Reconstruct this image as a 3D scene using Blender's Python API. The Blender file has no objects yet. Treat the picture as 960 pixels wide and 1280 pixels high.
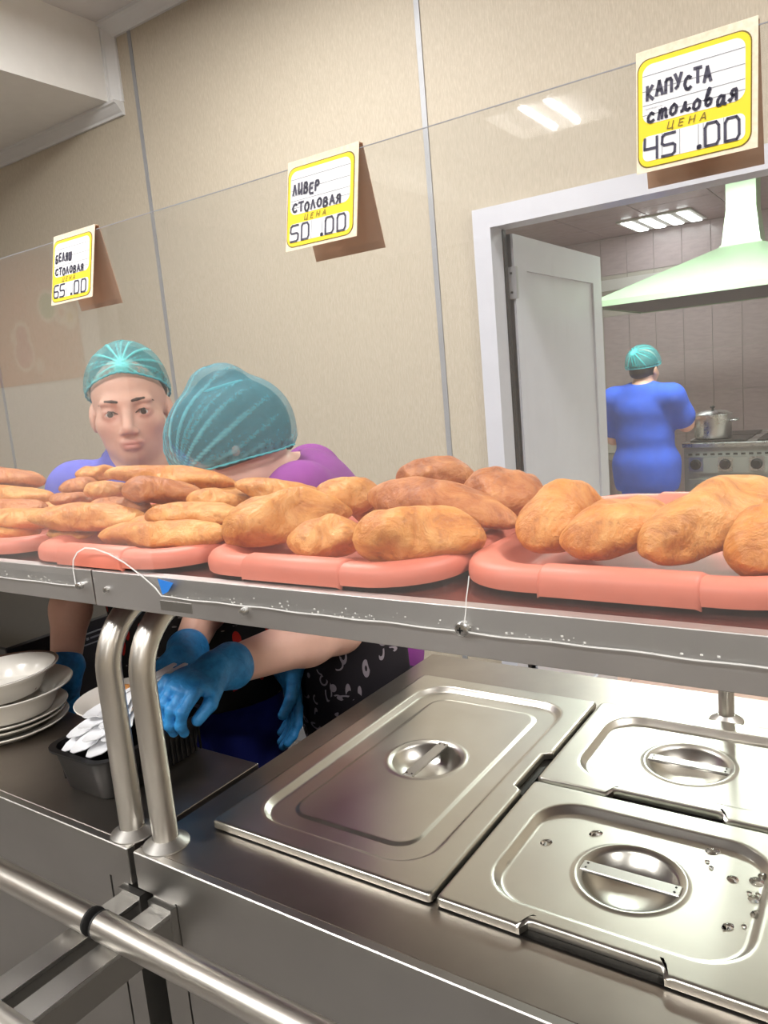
import bpy, math, random
import numpy as np
from mathutils import Matrix, Vector

# ------------------------------------------------------------------ camera, light, exposure
scene = bpy.context.scene
col = scene.collection
cam_data = bpy.data.cameras.new('camera')
cam_data.sensor_fit = 'VERTICAL'; cam_data.sensor_height = 36.0
cam_data.lens = 36.0 * 958.4 / 1280.0
cam_data.clip_start = 0.02
cam = bpy.data.objects.new('camera', cam_data); col.objects.link(cam)
RIGHT = Vector((0.82725521, 0.55486123, -0.08819206))
UP = Vector((-0.01695133, 0.18155279, 0.98323509))
FWD = Vector((-0.56157054, 0.81189137, -0.15959613))
m = Matrix.Identity(4)
for i in range(3):
    m[i][0] = RIGHT[i]; m[i][1] = UP[i]; m[i][2] = -FWD[i]
m[0][3], m[1][3], m[2][3] = 0.7281, -0.6038, 1.4256
cam.matrix_world = m
scene.camera = cam
world = bpy.data.worlds.new('world'); scene.world = world; world.use_nodes = True
world.node_tree.nodes['Background'].inputs[0].default_value = (0.75, 0.85, 1.0, 1)
world.node_tree.nodes['Background'].inputs[1].default_value = 0.3
vs = scene.view_settings
vs.view_transform = 'Standard'; vs.look = 'None'; vs.gamma = 1.0; vs.use_curve_mapping = False
vs.exposure = 0.08
DINING_WATT, STAFF_FILL_WATT, KITCHEN_WATT = 42.0, 38.0, 62.0
WARM = (1.0, 0.975, 0.945)
GREENISH = (0.90, 1.0, 0.90)

# ------------------------------------------------------------------ helpers
rng = np.random.default_rng(7)
random.seed(5)
PI = math.pi

def lin(c):
    r = []
    for v in c[:3]:
        v /= 255.0
        r.append(v / 12.92 if v <= 0.04045 else ((v + 0.055) / 1.055) ** 2.4)
    return (*r, 1.0)

class NT:
    """tiny node-tree writer"""
    def __init__(self, name):
        self.m = bpy.data.materials.new(name); self.m.use_nodes = True
        self.t = self.m.node_tree; self.n = self.t.nodes
        self.b = self.n['Principled BSDF']; self.out = self.n['Material Output']
    def node(self, typ, **kw):
        o = self.n.new(typ)
        for k, v in kw.items():
            if k == 'ins':
                for kk, vv in v.items(): self.set(o.inputs[kk], vv)
            else: setattr(o, k, v)
        return o
    def set(self, sock, v):
        if hasattr(v, 'is_output') or isinstance(v, bpy.types.NodeSocket): self.t.links.new(v, sock)
        else: sock.default_value = v
    def coords(self, scale=(1, 1, 1), rot=(0, 0, 0), kind='Object'):
        tc = self.node('ShaderNodeTexCoord'); mp = self.node('ShaderNodeMapping')
        mp.inputs['Scale'].default_value = scale; mp.inputs['Rotation'].default_value = rot
        self.t.links.new(tc.outputs[kind], mp.inputs['Vector']); return mp.outputs[0]
    def noise(self, vec, scale=5, detail=3, rough=0.55, dist=0.0):
        return self.node('ShaderNodeTexNoise', ins={'Vector': vec, 'Scale': scale, 'Detail': detail, 'Roughness': rough, 'Distortion': dist}).outputs[0]
    def voro(self, vec, scale=5, feature='F1', rand=1.0, out='Distance'):
        o = self.node('ShaderNodeTexVoronoi', feature=feature, ins={'Vector': vec, 'Scale': scale, 'Randomness': rand})
        return o.outputs[out]
    def ramp(self, fac, stops, interp='LINEAR'):
        o = self.node('ShaderNodeValToRGB', ins={'Fac': fac}); cr = o.color_ramp; cr.interpolation = interp
        while len(cr.elements) < len(stops): cr.elements.new(0.5)
        for e, (p, c) in zip(cr.elements, stops): e.position = p; e.color = c
        return o.outputs[0]
    def math(self, op, a, b=0.0, clamp=False):
        o = self.node('ShaderNodeMath', operation=op, use_clamp=clamp); self.set(o.inputs[0], a); self.set(o.inputs[1], b); return o.outputs[0]
    def mix(self, fac, a, b, blend='MIX'):
        o = self.node('ShaderNodeMix', data_type='RGBA', blend_type=blend)
        self.set(o.inputs[0], fac); self.set(o.inputs[6], a); self.set(o.inputs[7], b); return o.outputs[2]
    def bump(self, h, strength=0.2, dist=0.01):
        o = self.node('ShaderNodeBump', ins={'Height': h, 'Strength': strength, 'Distance': dist})
        self.t.links.new(o.outputs[0], self.b.inputs['Normal'])
    def p(self, **kw):
        for k, v in kw.items(): self.set(self.b.inputs[k.replace('_', ' ')], v)
        return self
    def attr(self, name):
        return self.node('ShaderNodeAttribute', attribute_name=name)

def flat(name, c, rough=0.5, metal=0.0, var=0.06, scale=12, bump=0.0, **kw):
    """one-colour material with slight procedural mottling"""
    t = NT(name); v = t.coords(); n = t.noise(v, scale, 3)
    a = lin(c); lo = tuple(x * (1 - var) for x in a[:3]) + (1,); hi = tuple(min(1, x * (1 + var)) for x in a[:3]) + (1,)
    t.p(Base_Color=t.ramp(n, [(0.3, lo), (0.7, hi)]), Roughness=rough, Metallic=metal, **kw)
    if bump: t.bump(n, bump, 0.004)
    return t.m

def steel(name, c=(188, 184, 178), rough=0.36, stretch=(30, 400, 400), bump=0.0, spots=0.1):
    t = NT(name); n = t.noise(t.coords(stretch), 5, 3, 0.5); big = t.noise(t.coords(), 7, 4, 0.6)
    a = lin(c)
    t.p(Base_Color=t.ramp(big, [(0.3, tuple(x * (1 - spots) for x in a[:3]) + (1,)), (0.7, a)]), Metallic=1.0)
    r2 = t.math('ADD', t.math('ADD', rough, t.math('MULTIPLY', t.math('SUBTRACT', n, 0.5), 0.08)), t.math('MULTIPLY', t.math('SUBTRACT', big, 0.5), 0.14))
    t.p(Roughness=r2)
    return t.m

M = {}
M['steel'] = steel('stainless_steel', (178, 176, 172), 0.40)
M['steel_top'] = steel('stainless_counter_top', (170, 163, 156), 0.36, spots=0.18)
M['steel_lid'] = steel('stainless_lid', (198, 196, 188), 0.335, (3, 3, 3), spots=0.10)
M['steel_tube'] = steel('stainless_tube', (212, 208, 201), 0.34, (400, 400, 20), spots=0.04)
M['steel_lip'] = steel('stainless_lip', (205, 203, 202), 0.46, spots=0.08)
M['pot'] = steel('aluminium_pot', (205, 205, 205), 0.28, (40, 40, 40), spots=0.05)
M['alu'] = flat('aluminium_strip', (158, 160, 164), 0.5, 0.25)
M['dark_steel'] = flat('dark_steel', (42, 40, 38), 0.4, 0.8)
M['black'] = flat('black_plastic', (17, 17, 18), 0.4)
M['void'] = flat('dark_gap', (8, 8, 8), 0.8)
M['white_pvc'] = flat('white_pvc', (206, 208, 217), 0.32, var=0.02)
M['white_paint'] = flat('white_paint', (238, 237, 234), 0.75, var=0.02)
M['ceiling'] = flat('ceiling_paint', (222, 220, 219), 0.8, var=0.02)
M['beam_under'] = flat('beam_paint', (200, 198, 196), 0.8, var=0.02)
M['cornice'] = flat('cornice_foam', (225, 226, 226), 0.6, var=0.015)
M['hinge'] = flat('hinge_metal', (190, 190, 192), 0.35, 0.9)
M['rubber'] = flat('black_rubber', (14, 14, 15), 0.6)
M['enamel'] = flat('stove_enamel', (150, 152, 148), 0.35, 0.5)
M['paper_white'] = flat('paper_white', (235, 236, 240), 0.7, var=0.015)
M['paper_yellow'] = flat('paper_yellow', (240, 214, 32), 0.65, var=0.03)
M['ink'] = flat('ink_violet', (34, 28, 62), 0.5)
M['ink_brown'] = flat('ink_brown', (112, 92, 12), 0.6)
M['ink_grey'] = flat('ink_grey', (150, 152, 158), 0.7)
M['ceramic'] = flat('white_ceramic', (222, 218, 210), 0.2, var=0.02)
M['ceramic_band'] = flat('brown_band', (70, 48, 36), 0.3)
M['spoon'] = flat('white_plastic', (232, 233, 236), 0.35, var=0.015)
M['tray'] = flat('salmon_plastic', (205, 116, 96), 0.5, var=0.05, scale=30)
M['tape'] = flat('blue_tape', (38, 118, 205), 0.5)
M['teal_elastic'] = flat('teal_elastic', (70, 175, 185), 0.7)
M['hair'] = flat('dark_hair', (38, 30, 28), 0.6, var=0.25, scale=60)
M['trouser'] = flat('blue_trousers', (34, 48, 150), 0.85, var=0.12, scale=14, bump=0.3)
M['trouser_dark'] = flat('dark_trousers', (40, 40, 56), 0.85, var=0.12)
M['shirt_blue'] = flat('blue_shirt', (84, 88, 178), 0.85, var=0.10, scale=10, bump=0.3)
M['scrub_blue'] = flat('scrub_blue', (44, 84, 196), 0.85, var=0.14, scale=9, bump=0.4)
M['purple'] = flat('purple_jersey', (126, 48, 132), 0.85, var=0.08, scale=20, bump=0.2)
M['shoe'] = flat('black_shoe', (25, 25, 26), 0.5)
M['eye_white'] = flat('eye_white', (205, 198, 192), 0.2, var=0.01)
M['iris'] = flat('iris_brown', (48, 34, 28), 0.15, var=0.05)
M['brow'] = flat('brow_hair', (66, 48, 40), 0.8)
M['meat'] = flat('meat_scrap', (120, 82, 70), 0.6, var=0.5, scale=90, bump=0.6)
M['gold'] = flat('earring_gold', (205, 170, 90), 0.25, 1.0)
M['chrome'] = flat('screw_zinc', (200, 200, 198), 0.25, 1.0)

def m_wallpaper():
    t = NT('beige_wallpaper'); n = t.noise(t.coords((60, 60, 9)), 5, 4, 0.6); g = t.noise(t.coords((1, 1, 1)), 90, 2)
    t.p(Base_Color=t.ramp(n, [(0.3, lin((182, 172, 153))), (0.55, lin((192, 182, 164))), (0.75, lin((202, 193, 176)))]), Roughness=0.62)
    t.bump(t.math('ADD', n, t.math('MULTIPLY', g, 0.4)), 0.25, 0.003); return t.m
M['wallpaper'] = m_wallpaper()

def m_brown():
    t = NT('brown_laminate'); n = t.noise(t.coords((2, 30, 30)), 6, 4)
    t.p(Base_Color=t.ramp(n, [(0.3, lin((66, 30, 26))), (0.7, lin((92, 46, 38)))]), Roughness=0.22); return t.m
M['brown'] = m_brown()

def m_card():
    t = NT('cream_card'); n = t.noise(t.coords(), 300, 2)
    t.p(Base_Color=t.ramp(n, [(0.3, lin((232, 214, 188))), (0.7, lin((244, 230, 208)))]), Roughness=0.8); return t.m
M['card'] = m_card()
M['card_shaded'] = flat('shaded_card', (172, 138, 112), 0.85, var=0.06, scale=60)  # browner colour paints in the shade on the tags' back leaf

def m_acrylic():
    t = NT('scratched_acrylic')
    tr = t.node('ShaderNodeBsdfTransparent', ins={'Color': (0.965, 0.968, 0.965, 1)})
    gl = t.node('ShaderNodeBsdfGlossy', ins={'Color': (1, 1, 1, 1), 'Roughness': 0.025})
    geo = t.node('ShaderNodeNewGeometry')
    ior = t.math('SUBTRACT', 1.5, t.math('MULTIPLY', geo.outputs['Backfacing'], 1.5 - 1 / 1.5))
    fr = t.node('ShaderNodeFresnel', ins={'IOR': ior})
    m1 = t.node('ShaderNodeMixShader', ins={0: fr.outputs[0], 1: tr.outputs[0], 2: gl.outputs[0]})
    df = t.node('ShaderNodeBsdfDiffuse', ins={'Color': (0.9, 0.9, 0.9, 1)})
    tl = t.node('ShaderNodeBsdfTranslucent', ins={'Color': (0.9, 0.9, 0.9, 1)})
    hz = t.node('ShaderNodeMixShader', ins={0: 0.5, 1: df.outputs[0], 2: tl.outputs[0]})
    sc = t.ramp(t.noise(t.coords((240, 1, 5)), 2.0, 3, 0.6), [(0.56, (0, 0, 0, 1)), (0.75, (1, 1, 1, 1))])
    bl = t.noise(t.coords((1, 1, 1)), 4, 2)
    f = t.math('ADD', 0.035, t.math('ADD', t.math('MULTIPLY', sc, 0.035), t.math('MULTIPLY', bl, 0.03)))
    f = t.math('MULTIPLY', f, t.math('SUBTRACT', 1.0, geo.outputs['Backfacing']))
    m2 = t.node('ShaderNodeMixShader', ins={0: f, 1: m1.outputs[0], 2: hz.outputs[0]})
    t.t.links.new(m2.outputs[0], t.out.inputs[0]); return t.m
M['acrylic'] = m_acrylic()
M['glass_edge'] = flat('acrylic_edge', (226, 226, 224), 0.3, var=0.05)
M['residue'] = flat('adhesive_residue', (215, 214, 210), 0.7, var=0.1, scale=200)

def m_pastry(name, a, b, c):
    t = NT(name); v = t.coords((1, 1, 1)); n = t.noise(v, 26, 6, 0.62, 0.9); f = t.noise(v, 190, 4, 0.65); w = t.noise(v, 75, 4, 0.6, 0.5)
    base = t.ramp(n, [(0.30, lin(a)), (0.48, lin(b)), (0.70, lin(c))])
    sp = t.ramp(f, [(0.58, (0, 0, 0, 1)), (0.70, (1, 1, 1, 1))])
    base = t.mix(t.math('MULTIPLY', sp, 0.28), base, lin((226, 178, 118)))
    dk = t.ramp(w, [(0.28, (1, 1, 1, 1)), (0.42, (0, 0, 0, 1))])
    base = t.mix(t.math('MULTIPLY', dk, 0.45), base, lin((122, 62, 26)))
    t.p(Base_Color=base, Roughness=0.43)
    t.b.inputs['Specular IOR Level'].default_value = 0.4
    t.bump(t.math('ADD', t.math('MULTIPLY', n, 1.6), t.math('ADD', t.math('MULTIPLY', f, 0.25), t.math('MULTIPLY', w, 0.6))), 0.75, 0.006); return t.m
M['dough_gold'] = m_pastry('fried_dough_gold', (170, 98, 42), (206, 140, 72), (224, 168, 104))
M['dough_brown'] = m_pastry('fried_dough_brown', (140, 72, 32), (178, 106, 56), (204, 140, 84))
M['dough_orange'] = m_pastry('fried_dough_orange', (172, 94, 36), (206, 134, 64), (224, 166, 98))

def m_skin(name, c):
    t = NT(name); n = t.noise(t.coords(), 40, 3); a = lin(c)
    base = t.ramp(n, [(0.3, tuple(x * 0.93 for x in a[:3]) + (1,)), (0.7, a)])
    tint = t.attr('tint')
    base = t.mix(tint.outputs['Fac'], base, lin((176, 104, 98)))
    t.p(Base_Color=base, Roughness=0.5, Subsurface_Weight=0.08)
    t.b.inputs['Subsurface Radius'].default_value = (0.012, 0.005, 0.003); return t.m
M['skin'] = m_skin('skin', (214, 168, 148))
M['skin_b'] = m_skin('skin_pale', (222, 178, 162))

def m_glove():
    t = NT('blue_nitrile'); n = t.noise(t.coords(), 70, 3, 0.6, 0.5)
    t.p(Base_Color=t.ramp(n, [(0.3, lin((28, 112, 176))), (0.7, lin((54, 146, 210)))]), Roughness=0.5); t.bump(n, 0.5, 0.004); return t.m
M['glove'] = m_glove()

def m_net(name, dark, light):
    """hair-net gauze: see-through between threads, denser at its gathers (attribute 'fold')"""
    t = NT(name); fold = t.attr('fold').outputs['Fac']
    w = t.noise(t.coords((1, 1, 1)), 170, 2, 0.7)
    t.p(Base_Color=t.ramp(fold, [(0.1, lin(dark)), (0.9, lin(light))]), Roughness=0.7)
    al = t.math('ADD', 0.36, t.math('ADD', t.math('MULTIPLY', fold, 0.55), t.math('MULTIPLY', t.math('SUBTRACT', w, 0.5), 0.5)), clamp=True)
    t.p(Alpha=al); return t.m
M['net'] = m_net('teal_hair_net', (52, 150, 158), (92, 214, 216))
M['net_b'] = m_net('teal_hair_net_blue', (62, 150, 170), (120, 205, 215))

def m_chili():
    t = NT('chili_print_cotton')
    v = t.coords((1, 1, 0.42), (0.3, 0.5, 0.4)); d = t.voro(v, 30, rand=0.9)
    red = t.math('MULTIPLY', t.math('LESS_THAN', d, 0.27), t.math('GREATER_THAN', t.noise(t.coords(), 24, 1), 0.40))
    v2 = t.coords((0.5, 0.5, 1.6), (0.2, -0.5, 0.7)); d2 = t.voro(v2, 60, rand=1.0)
    wh = t.math('MULTIPLY', t.math('LESS_THAN', d2, 0.16), t.math('GREATER_THAN', t.noise(t.coords(), 26, 1), 0.52))
    base = t.mix(red, lin((19, 17, 18)), lin((190, 34, 24)))
    t.p(Base_Color=t.mix(t.math('MULTIPLY', wh, 0.6), base, lin((170, 165, 165))), Roughness=0.85); return t.m
M['chili'] = m_chili()

def m_utensil():
    t = NT('utensil_print_cotton')
    def ring(v, s, lo, hi, thr, ns):
        d = t.voro(v, s, rand=0.85)
        r = t.math('MULTIPLY', t.math('GREATER_THAN', d, lo), t.math('LESS_THAN', d, hi))
        return t.math('MULTIPLY', r, t.math('GREATER_THAN', t.noise(t.coords(), ns, 1), thr))
    a = ring(t.coords((1, 1, 1)), 26, 0.25, 0.33, 0.5, 18)
    b = ring(t.coords((1.0, 1.0, 0.35), (0.6, 0.4, 0.2)), 34, 0.2, 0.3, 0.48, 22)
    c = ring(t.coords((0.4, 0.4, 1.2), (0.3, -0.5, 0.2)), 34, 0.16, 0.27, 0.5, 15)
    f = t.math('MAXIMUM', a, t.math('MAXIMUM', b, c))
    t.p(Base_Color=t.mix(t.math('MULTIPLY', f, 0.62), lin((25, 20, 29)), lin((188, 178, 190))), Roughness=0.85); return t.m
M['utensil'] = m_utensil()

def m_tile(name, a, b, rough=0.18):
    t = NT(name); n = t.noise(t.coords((3, 3, 14)), 4, 4)
    t.p(Base_Color=t.ramp(n, [(0.3, lin(a)), (0.7, lin(b))]), Roughness=rough); return t.m
M['tile_pink'] = m_tile('mauve_tile', (200, 184, 188), (214, 198, 201))
M['tile_pale'] = m_tile('pale_tile', (205, 200, 190), (216, 211, 202))
M['tile_floor'] = m_tile('pink_floor_tile', (196, 162, 150), (210, 178, 166), 0.3)
M['panel_pink'] = m_tile('pink_ceiling_panel', (186, 160, 164), (200, 174, 176), 0.2)
M['grout'] = flat('grout', (196, 188, 186), 0.9)
M['hood_green'] = flat('hood_pale_green', (178, 203, 174), 0.32, 0.25, var=0.03)
M['floor_din'] = m_tile('grey_floor', (96, 92, 90), (112, 108, 104), 0.35)
M['floor_staff'] = m_tile('grey_staff_floor', (104, 100, 96), (118, 113, 108), 0.35)

def m_emit(name, c, s):
    t = NT(name); e = t.node('ShaderNodeEmission', ins={'Color': (*c, 1), 'Strength': s}); t.t.links.new(e.outputs[0], t.out.inputs[0]); return t.m
M['tube_warm'] = m_emit('fluorescent_tube', (1.0, 0.98, 0.95), 14)
M['tube_green'] = m_emit('fluorescent_tube_kitchen', (0.93, 1.0, 0.95), 14)

def m_poster():
    t = NT('fruit_poster'); v = t.coords((1, 1, 1))
    d = t.voro(v, 2.6, rand=0.8); c = t.voro(v, 2.6, rand=0.8, out='Color')
    sep = t.node('ShaderNodeSeparateColor', ins={0: c})
    hue = t.ramp(sep.outputs[0], [(0.0, lin((225, 120, 60))), (0.3, lin((235, 190, 70))), (0.55, lin((200, 80, 60))), (0.75, lin((130, 165, 80))), (0.9, lin((240, 215, 160)))], 'CONSTANT')
    f = t.ramp(d, [(0.38, (1, 1, 1, 1)), (0.45, (0, 0, 0, 1))])
    ringm = t.ramp(d, [(0.33, (0, 0, 0, 1)), (0.36, (1, 1, 1, 1))])
    base = t.mix(f, lin((205, 120, 70)), t.mix(ringm, hue, lin((240, 220, 190))))
    t.p(Base_Color=base, Roughness=0.5); return t.m
M['poster'] = m_poster()
M['beige_plain'] = flat('plain_beige_wall', (190, 178, 158), 0.8)

# --- object makers: vertices are given in scene coordinates, stored relative to the parent's origin
def wloc(o):
    v = Vector((0, 0, 0))
    while o is not None: v += o.location; o = o.parent
    return v
def obj(name, verts, faces, mat, parent=None, smooth=False, loc=None, attrs=None, sharp=None):
    V = np.asarray(verts, float).reshape(-1, 3)
    if parent is not None: base = np.array(wloc(parent))
    elif loc is not None: base = np.array(loc, float)
    else:
        base = np.array([(V[:, 0].min() + V[:, 0].max()) / 2, (V[:, 1].min() + V[:, 1].max()) / 2, V[:, 2].min()])
    me = bpy.data.meshes.new(name)
    me.from_pydata((V - base).tolist(), [], faces if isinstance(faces, list) else faces.tolist())
    me.materials.append(M[mat] if isinstance(mat, str) else mat)
    if attrs:
        for k, a in attrs.items():
            at = me.attributes.new(k, 'FLOAT', 'POINT'); at.data.foreach_set('value', np.asarray(a, np.float32))
    if smooth:
        me.polygons.foreach_set('use_smooth', [True] * len(me.polygons))
        if sharp: me.set_sharp_from_angle(angle=math.radians(sharp))
    o = bpy.data.objects.new(name, me); col.objects.link(o)
    if parent is not None: o.parent = parent
    else: o.location = base
    return o
def tag(o, label, cat, group=None):
    o['label'] = label; o['category'] = cat
    if group: o['group'] = group
    return o
def struct(o, label=None):
    o['kind'] = 'structure'
    if label: o['label'] = label
    return o
def empty(name, loc):
    o = bpy.data.objects.new(name, None); col.objects.link(o); o.location = loc; o.empty_display_size = 0.05
    return o
def thing(name, label, cat, loc, group=None): return tag(empty(name, loc), label, cat, group)
def link_copy(src, parent, name=None, loc=(0, 0, 0)):
    c = src.copy(); c.name = name or src.name.split('.')[0]; col.objects.link(c); c.parent = parent; c.location = loc; return c

class MB:
    def __init__(self): self.v = []; self.f = []
    def add(self, V, F):
        n = len(self.v); self.v += [tuple(map(float, p)) for p in V]; self.f += [[i + n for i in q] for q in F]; return self
    def box(self, x0, x1, y0, y1, z0, z1, b=0.0):
        if b <= 0:
            V = [(x, y, z) for z in (z0, z1) for y in (y0, y1) for x in (x0, x1)]
            F = [(0, 2, 3, 1), (4, 5, 7, 6), (0, 1, 5, 4), (2, 6, 7, 3), (0, 4, 6, 2), (1, 3, 7, 5)]
            return self.add(V, F)
        cx, cy = (x0 + x1) / 2, (y0 + y1) / 2; hx, hy = (x1 - x0) / 2, (y1 - y0) / 2
        L = [rrect(cx, cy, hx - b, hy - b, b * .6, z0, 2), rrect(cx, cy, hx, hy, b, z0 + b, 2), rrect(cx, cy, hx, hy, b, z1 - b, 2), rrect(cx, cy, hx - b, hy - b, b * .6, z1, 2)]
        return self.loops(L, True, True)
    def loops(self, L, cap0=False, cap1=False, closed=True):
        n = len(L[0]); V = [p for l in L for p in l]; F = []
        for i in range(len(L) - 1):
            for j in range(n if closed else n - 1):
                k = (j + 1) % n; F.append((i * n + j, i * n + k, (i + 1) * n + k, (i + 1) * n + j))
        if cap0: F.append(tuple(reversed(range(n))))
        if cap1: F.append(tuple((len(L) - 1) * n + j for j in range(n)))
        return self.add(V, F)
    def tube(self, pts, r, n=16, caps=True):
        P = np.asarray(pts, float); R = np.full(len(P), r) if np.isscalar(r) else np.asarray(r)
        T = np.gradient(P, axis=0); T /= np.linalg.norm(T, axis=1)[:, None]
        u = np.cross(T[0], [0.3, 0.5, 0.81]); u /= np.linalg.norm(u); L = []
        for i in range(len(P)):
            u = u - T[i] * (u @ T[i]); u /= np.linalg.norm(u); w = np.cross(T[i], u)
            L.append([P[i] + R[i] * (math.cos(a) * u + math.sin(a) * w) for a in np.linspace(0, 2 * PI, n, endpoint=False)])
        return self.loops(L, caps, caps)
    def lathe(self, c, prof, n=32, cap0=False, cap1=False):
        L = [[(c[0] + r * math.cos(a), c[1] + r * math.sin(a), c[2] + z) for a in np.linspace(0, 2 * PI, n, endpoint=False)] for r, z in prof]
        return self.loops(L, cap0, cap1)
    def build(self, name, mat, parent=None, smooth=False, sharp=None, loc=None):
        return obj(name, self.v, self.f, mat, parent, smooth, loc, sharp=sharp)

def rrect(cx, cy, hx, hy, r, z, n=6, m=0):
    """rounded rectangle loop, m extra points along each straight side, counter-clockwise from +x,-y corner"""
    r = max(min(r, hx, hy), 1e-5); P = []
    C = [(cx + hx - r, cy - hy + r, -PI / 2), (cx + hx - r, cy + hy - r, 0), (cx - hx + r, cy + hy - r, PI / 2), (cx - hx + r, cy - hy + r, PI)]
    for i, (x, y, a) in enumerate(C):
        for k in range(n + 1):
            t = a + PI / 2 * k / n; P.append((x + r * math.cos(t), y + r * math.sin(t), z))
        if m:
            x2, y2, a2 = C[(i + 1) % 4]; p, q = P[-1], (x2 + r * math.cos(a2), y2 + r * math.sin(a2))
            for k in range(1, m + 1): P.append((p[0] + (q[0] - p[0]) * k / (m + 1), p[1] + (q[1] - p[1]) * k / (m + 1), z))
    return P

# --- implicit surfaces (for bodies, hands, clothes)
class Imp:
    def __init__(self): self.p = []
    def cap(self, a, b, ra, rb=None, k=0.02, op='u'):
        a = np.array(a, float); b = np.array(b, float); rb = ra if rb is None else rb; ba = b - a; L = ba @ ba + 1e-12
        def f(p):
            q = p - a; t = np.clip((q @ ba) / L, 0, 1)
            return np.linalg.norm(q - t[..., None] * ba, axis=-1) - (ra + (rb - ra) * t)
        self.p.append((op, f, (a + b) / 2, math.sqrt(L) / 2 + max(ra, rb), k)); return self
    def ell(self, c, r, R=None, k=0.02, op='u'):
        c = np.array(c, float); r = np.array(r, float); R = np.eye(3) if R is None else np.asarray(R)   # rows of R: axes
        def f(p):
            q = (p - c) @ R.T; k0 = np.linalg.norm(q / r, axis=-1); k1 = np.linalg.norm(q / r ** 2, axis=-1) + 1e-9
            return k0 * (k0 - 1) / k1
        self.p.append((op, f, c, r.max(), k)); return self
    def cut(self, pt, n, k=0.004):
        """keep the side the normal points away from"""
        pt = np.array(pt, float); n = np.array(n, float); n /= np.linalg.norm(n)
        self.p.append(('i', lambda p: (p - pt) @ n, None, None, k)); return self
    def ev(self, pts, cen, rad):
        d = np.full(pts.shape[:-1], 0.25)
        for op, f, c, R, k in self.p:
            if c is None:
                dd = f(pts); h = np.clip(0.5 - 0.5 * (d - dd) / k, 0, 1); d = d * (1 - h) + dd * h + k * h * (1 - h); continue
            s = np.linalg.norm(cen - c, axis=-1) < R + rad + k + 0.03
            if not s.any(): continue
            dd = f(pts[s]); a = d[s]
            if op == 'u': h = np.clip(0.5 + 0.5 * (a - dd) / k, 0, 1); d[s] = a * (1 - h) + dd * h - k * h * (1 - h)
            else: dd = -dd; h = np.clip(0.5 - 0.5 * (a - dd) / k, 0, 1); d[s] = a * (1 - h) + dd * h + k * h * (1 - h)
        return d
    def mesh(self, h):
        lo = np.min([c - R for o, f, c, R, k in self.p if c is not None and o == 'u'], axis=0) - 3 * h
        hi = np.max([c + R for o, f, c, R, k in self.p if c is not None and o == 'u'], axis=0) + 3 * h
        B = 8; n = np.ceil((hi - lo) / (h * B)).astype(int); g = np.stack(np.meshgrid(*[np.arange(k) for k in n], indexing='ij'), -1)
        cen = lo + (g + 0.5) * h * B - h / 2; cr = h * B * 0.87
        dc = self.ev(cen, cen, 0.02); D = np.repeat(np.repeat(np.repeat(np.where(dc > 0, 1.0, -1.0).astype(np.float32), B, 0), B, 1), B, 2)
        act = np.argwhere(np.abs(dc) < cr * 1.9)
        off = np.stack(np.meshgrid(*[np.arange(B)] * 3, indexing='ij'), -1).reshape(-1, 3)
        for s in range(0, len(act), 400):
            A = act[s:s + 400]; idx = A[:, None, :] * B + off[None]
            d = self.ev(lo + idx * h, lo + (A + 0.5) * h * B - h / 2, cr)
            D[idx[..., 0], idx[..., 1], idx[..., 2]] = d
        S = D < 0; nx, ny, nz = S.shape
        cnt = np.zeros((nx - 1, ny - 1, nz - 1), np.int8)
        for a in (0, 1):
            for b in (0, 1):
                for c in (0, 1): cnt += S[a:nx - 1 + a, b:ny - 1 + b, c:nz - 1 + c]
        cell = np.argwhere((cnt > 0) & (cnt < 8)); ID = np.full(cnt.shape, -1, np.int64); ID[tuple(cell.T)] = np.arange(len(cell))
        acc = np.zeros((len(cell), 3)); w = np.zeros(len(cell))
        corner = [(a, b, c) for a in (0, 1) for b in (0, 1) for c in (0, 1)]
        val = {q: D[cell[:, 0] + q[0], cell[:, 1] + q[1], cell[:, 2] + q[2]].astype(float) for q in corner}
        for q in corner:
            for ax in range(3):
                if q[ax] == 0:
                    q2 = list(q); q2[ax] = 1; q2 = tuple(q2); d0, d1 = val[q], val[q2]; cr_ = (d0 < 0) != (d1 < 0)
                    t = np.where(cr_, d0 / np.where(cr_, d0 - d1, 1), 0); pnt = np.array(q, float)[None] + t[:, None] * np.eye(3)[ax]
                    acc += pnt * cr_[:, None]; w += cr_
        V = lo + (cell + acc / w[:, None]) * h; F = []
        for ax in range(3):
            sl0 = [slice(1, -1)] * 3; sl1 = [slice(1, -1)] * 3; sl0[ax] = slice(0, -1); sl1[ax] = slice(1, None)
            a, b = S[tuple(sl0)], S[tuple(sl1)]
            o1, o2 = [(1, 2), (2, 0), (0, 1)][ax]
            for mask, flip in ((a & ~b, False), (~a & b, True)):
                e = np.argwhere(mask)
                if not len(e): continue
                e = e + 1; e[:, ax] -= 1
                q = []
                for da, db in ((-1, -1), (0, -1), (0, 0), (-1, 0)):
                    c = e.copy(); c[:, o1] += da; c[:, o2] += db; q.append(ID[c[:, 0], c[:, 1], c[:, 2]])
                q = np.stack(q, 1); F.append(q[:, ::-1] if flip else q)
        F = np.concatenate(F); F = F[(F >= 0).all(1)]
        return V, F
    def build(self, name, mat, h, parent=None, tint=None):
        V, F = self.mesh(h); at = {'tint': tint(V)} if tint else None
        return obj(name, V, F, mat, parent, True, attrs=at)
def nrm(v): v = np.array(v, float); return v / np.linalg.norm(v)

# ------------------------------------------------------------------ the room
WY = 1.65          # face of the wall behind the staff
CZ = 2.96          # dining-hall ceiling
KZ, KY = 2.62, 6.9 # kitchen ceiling height and back wall
DL, DR, DT = -0.342, 0.56, 1.886   # door opening

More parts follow.
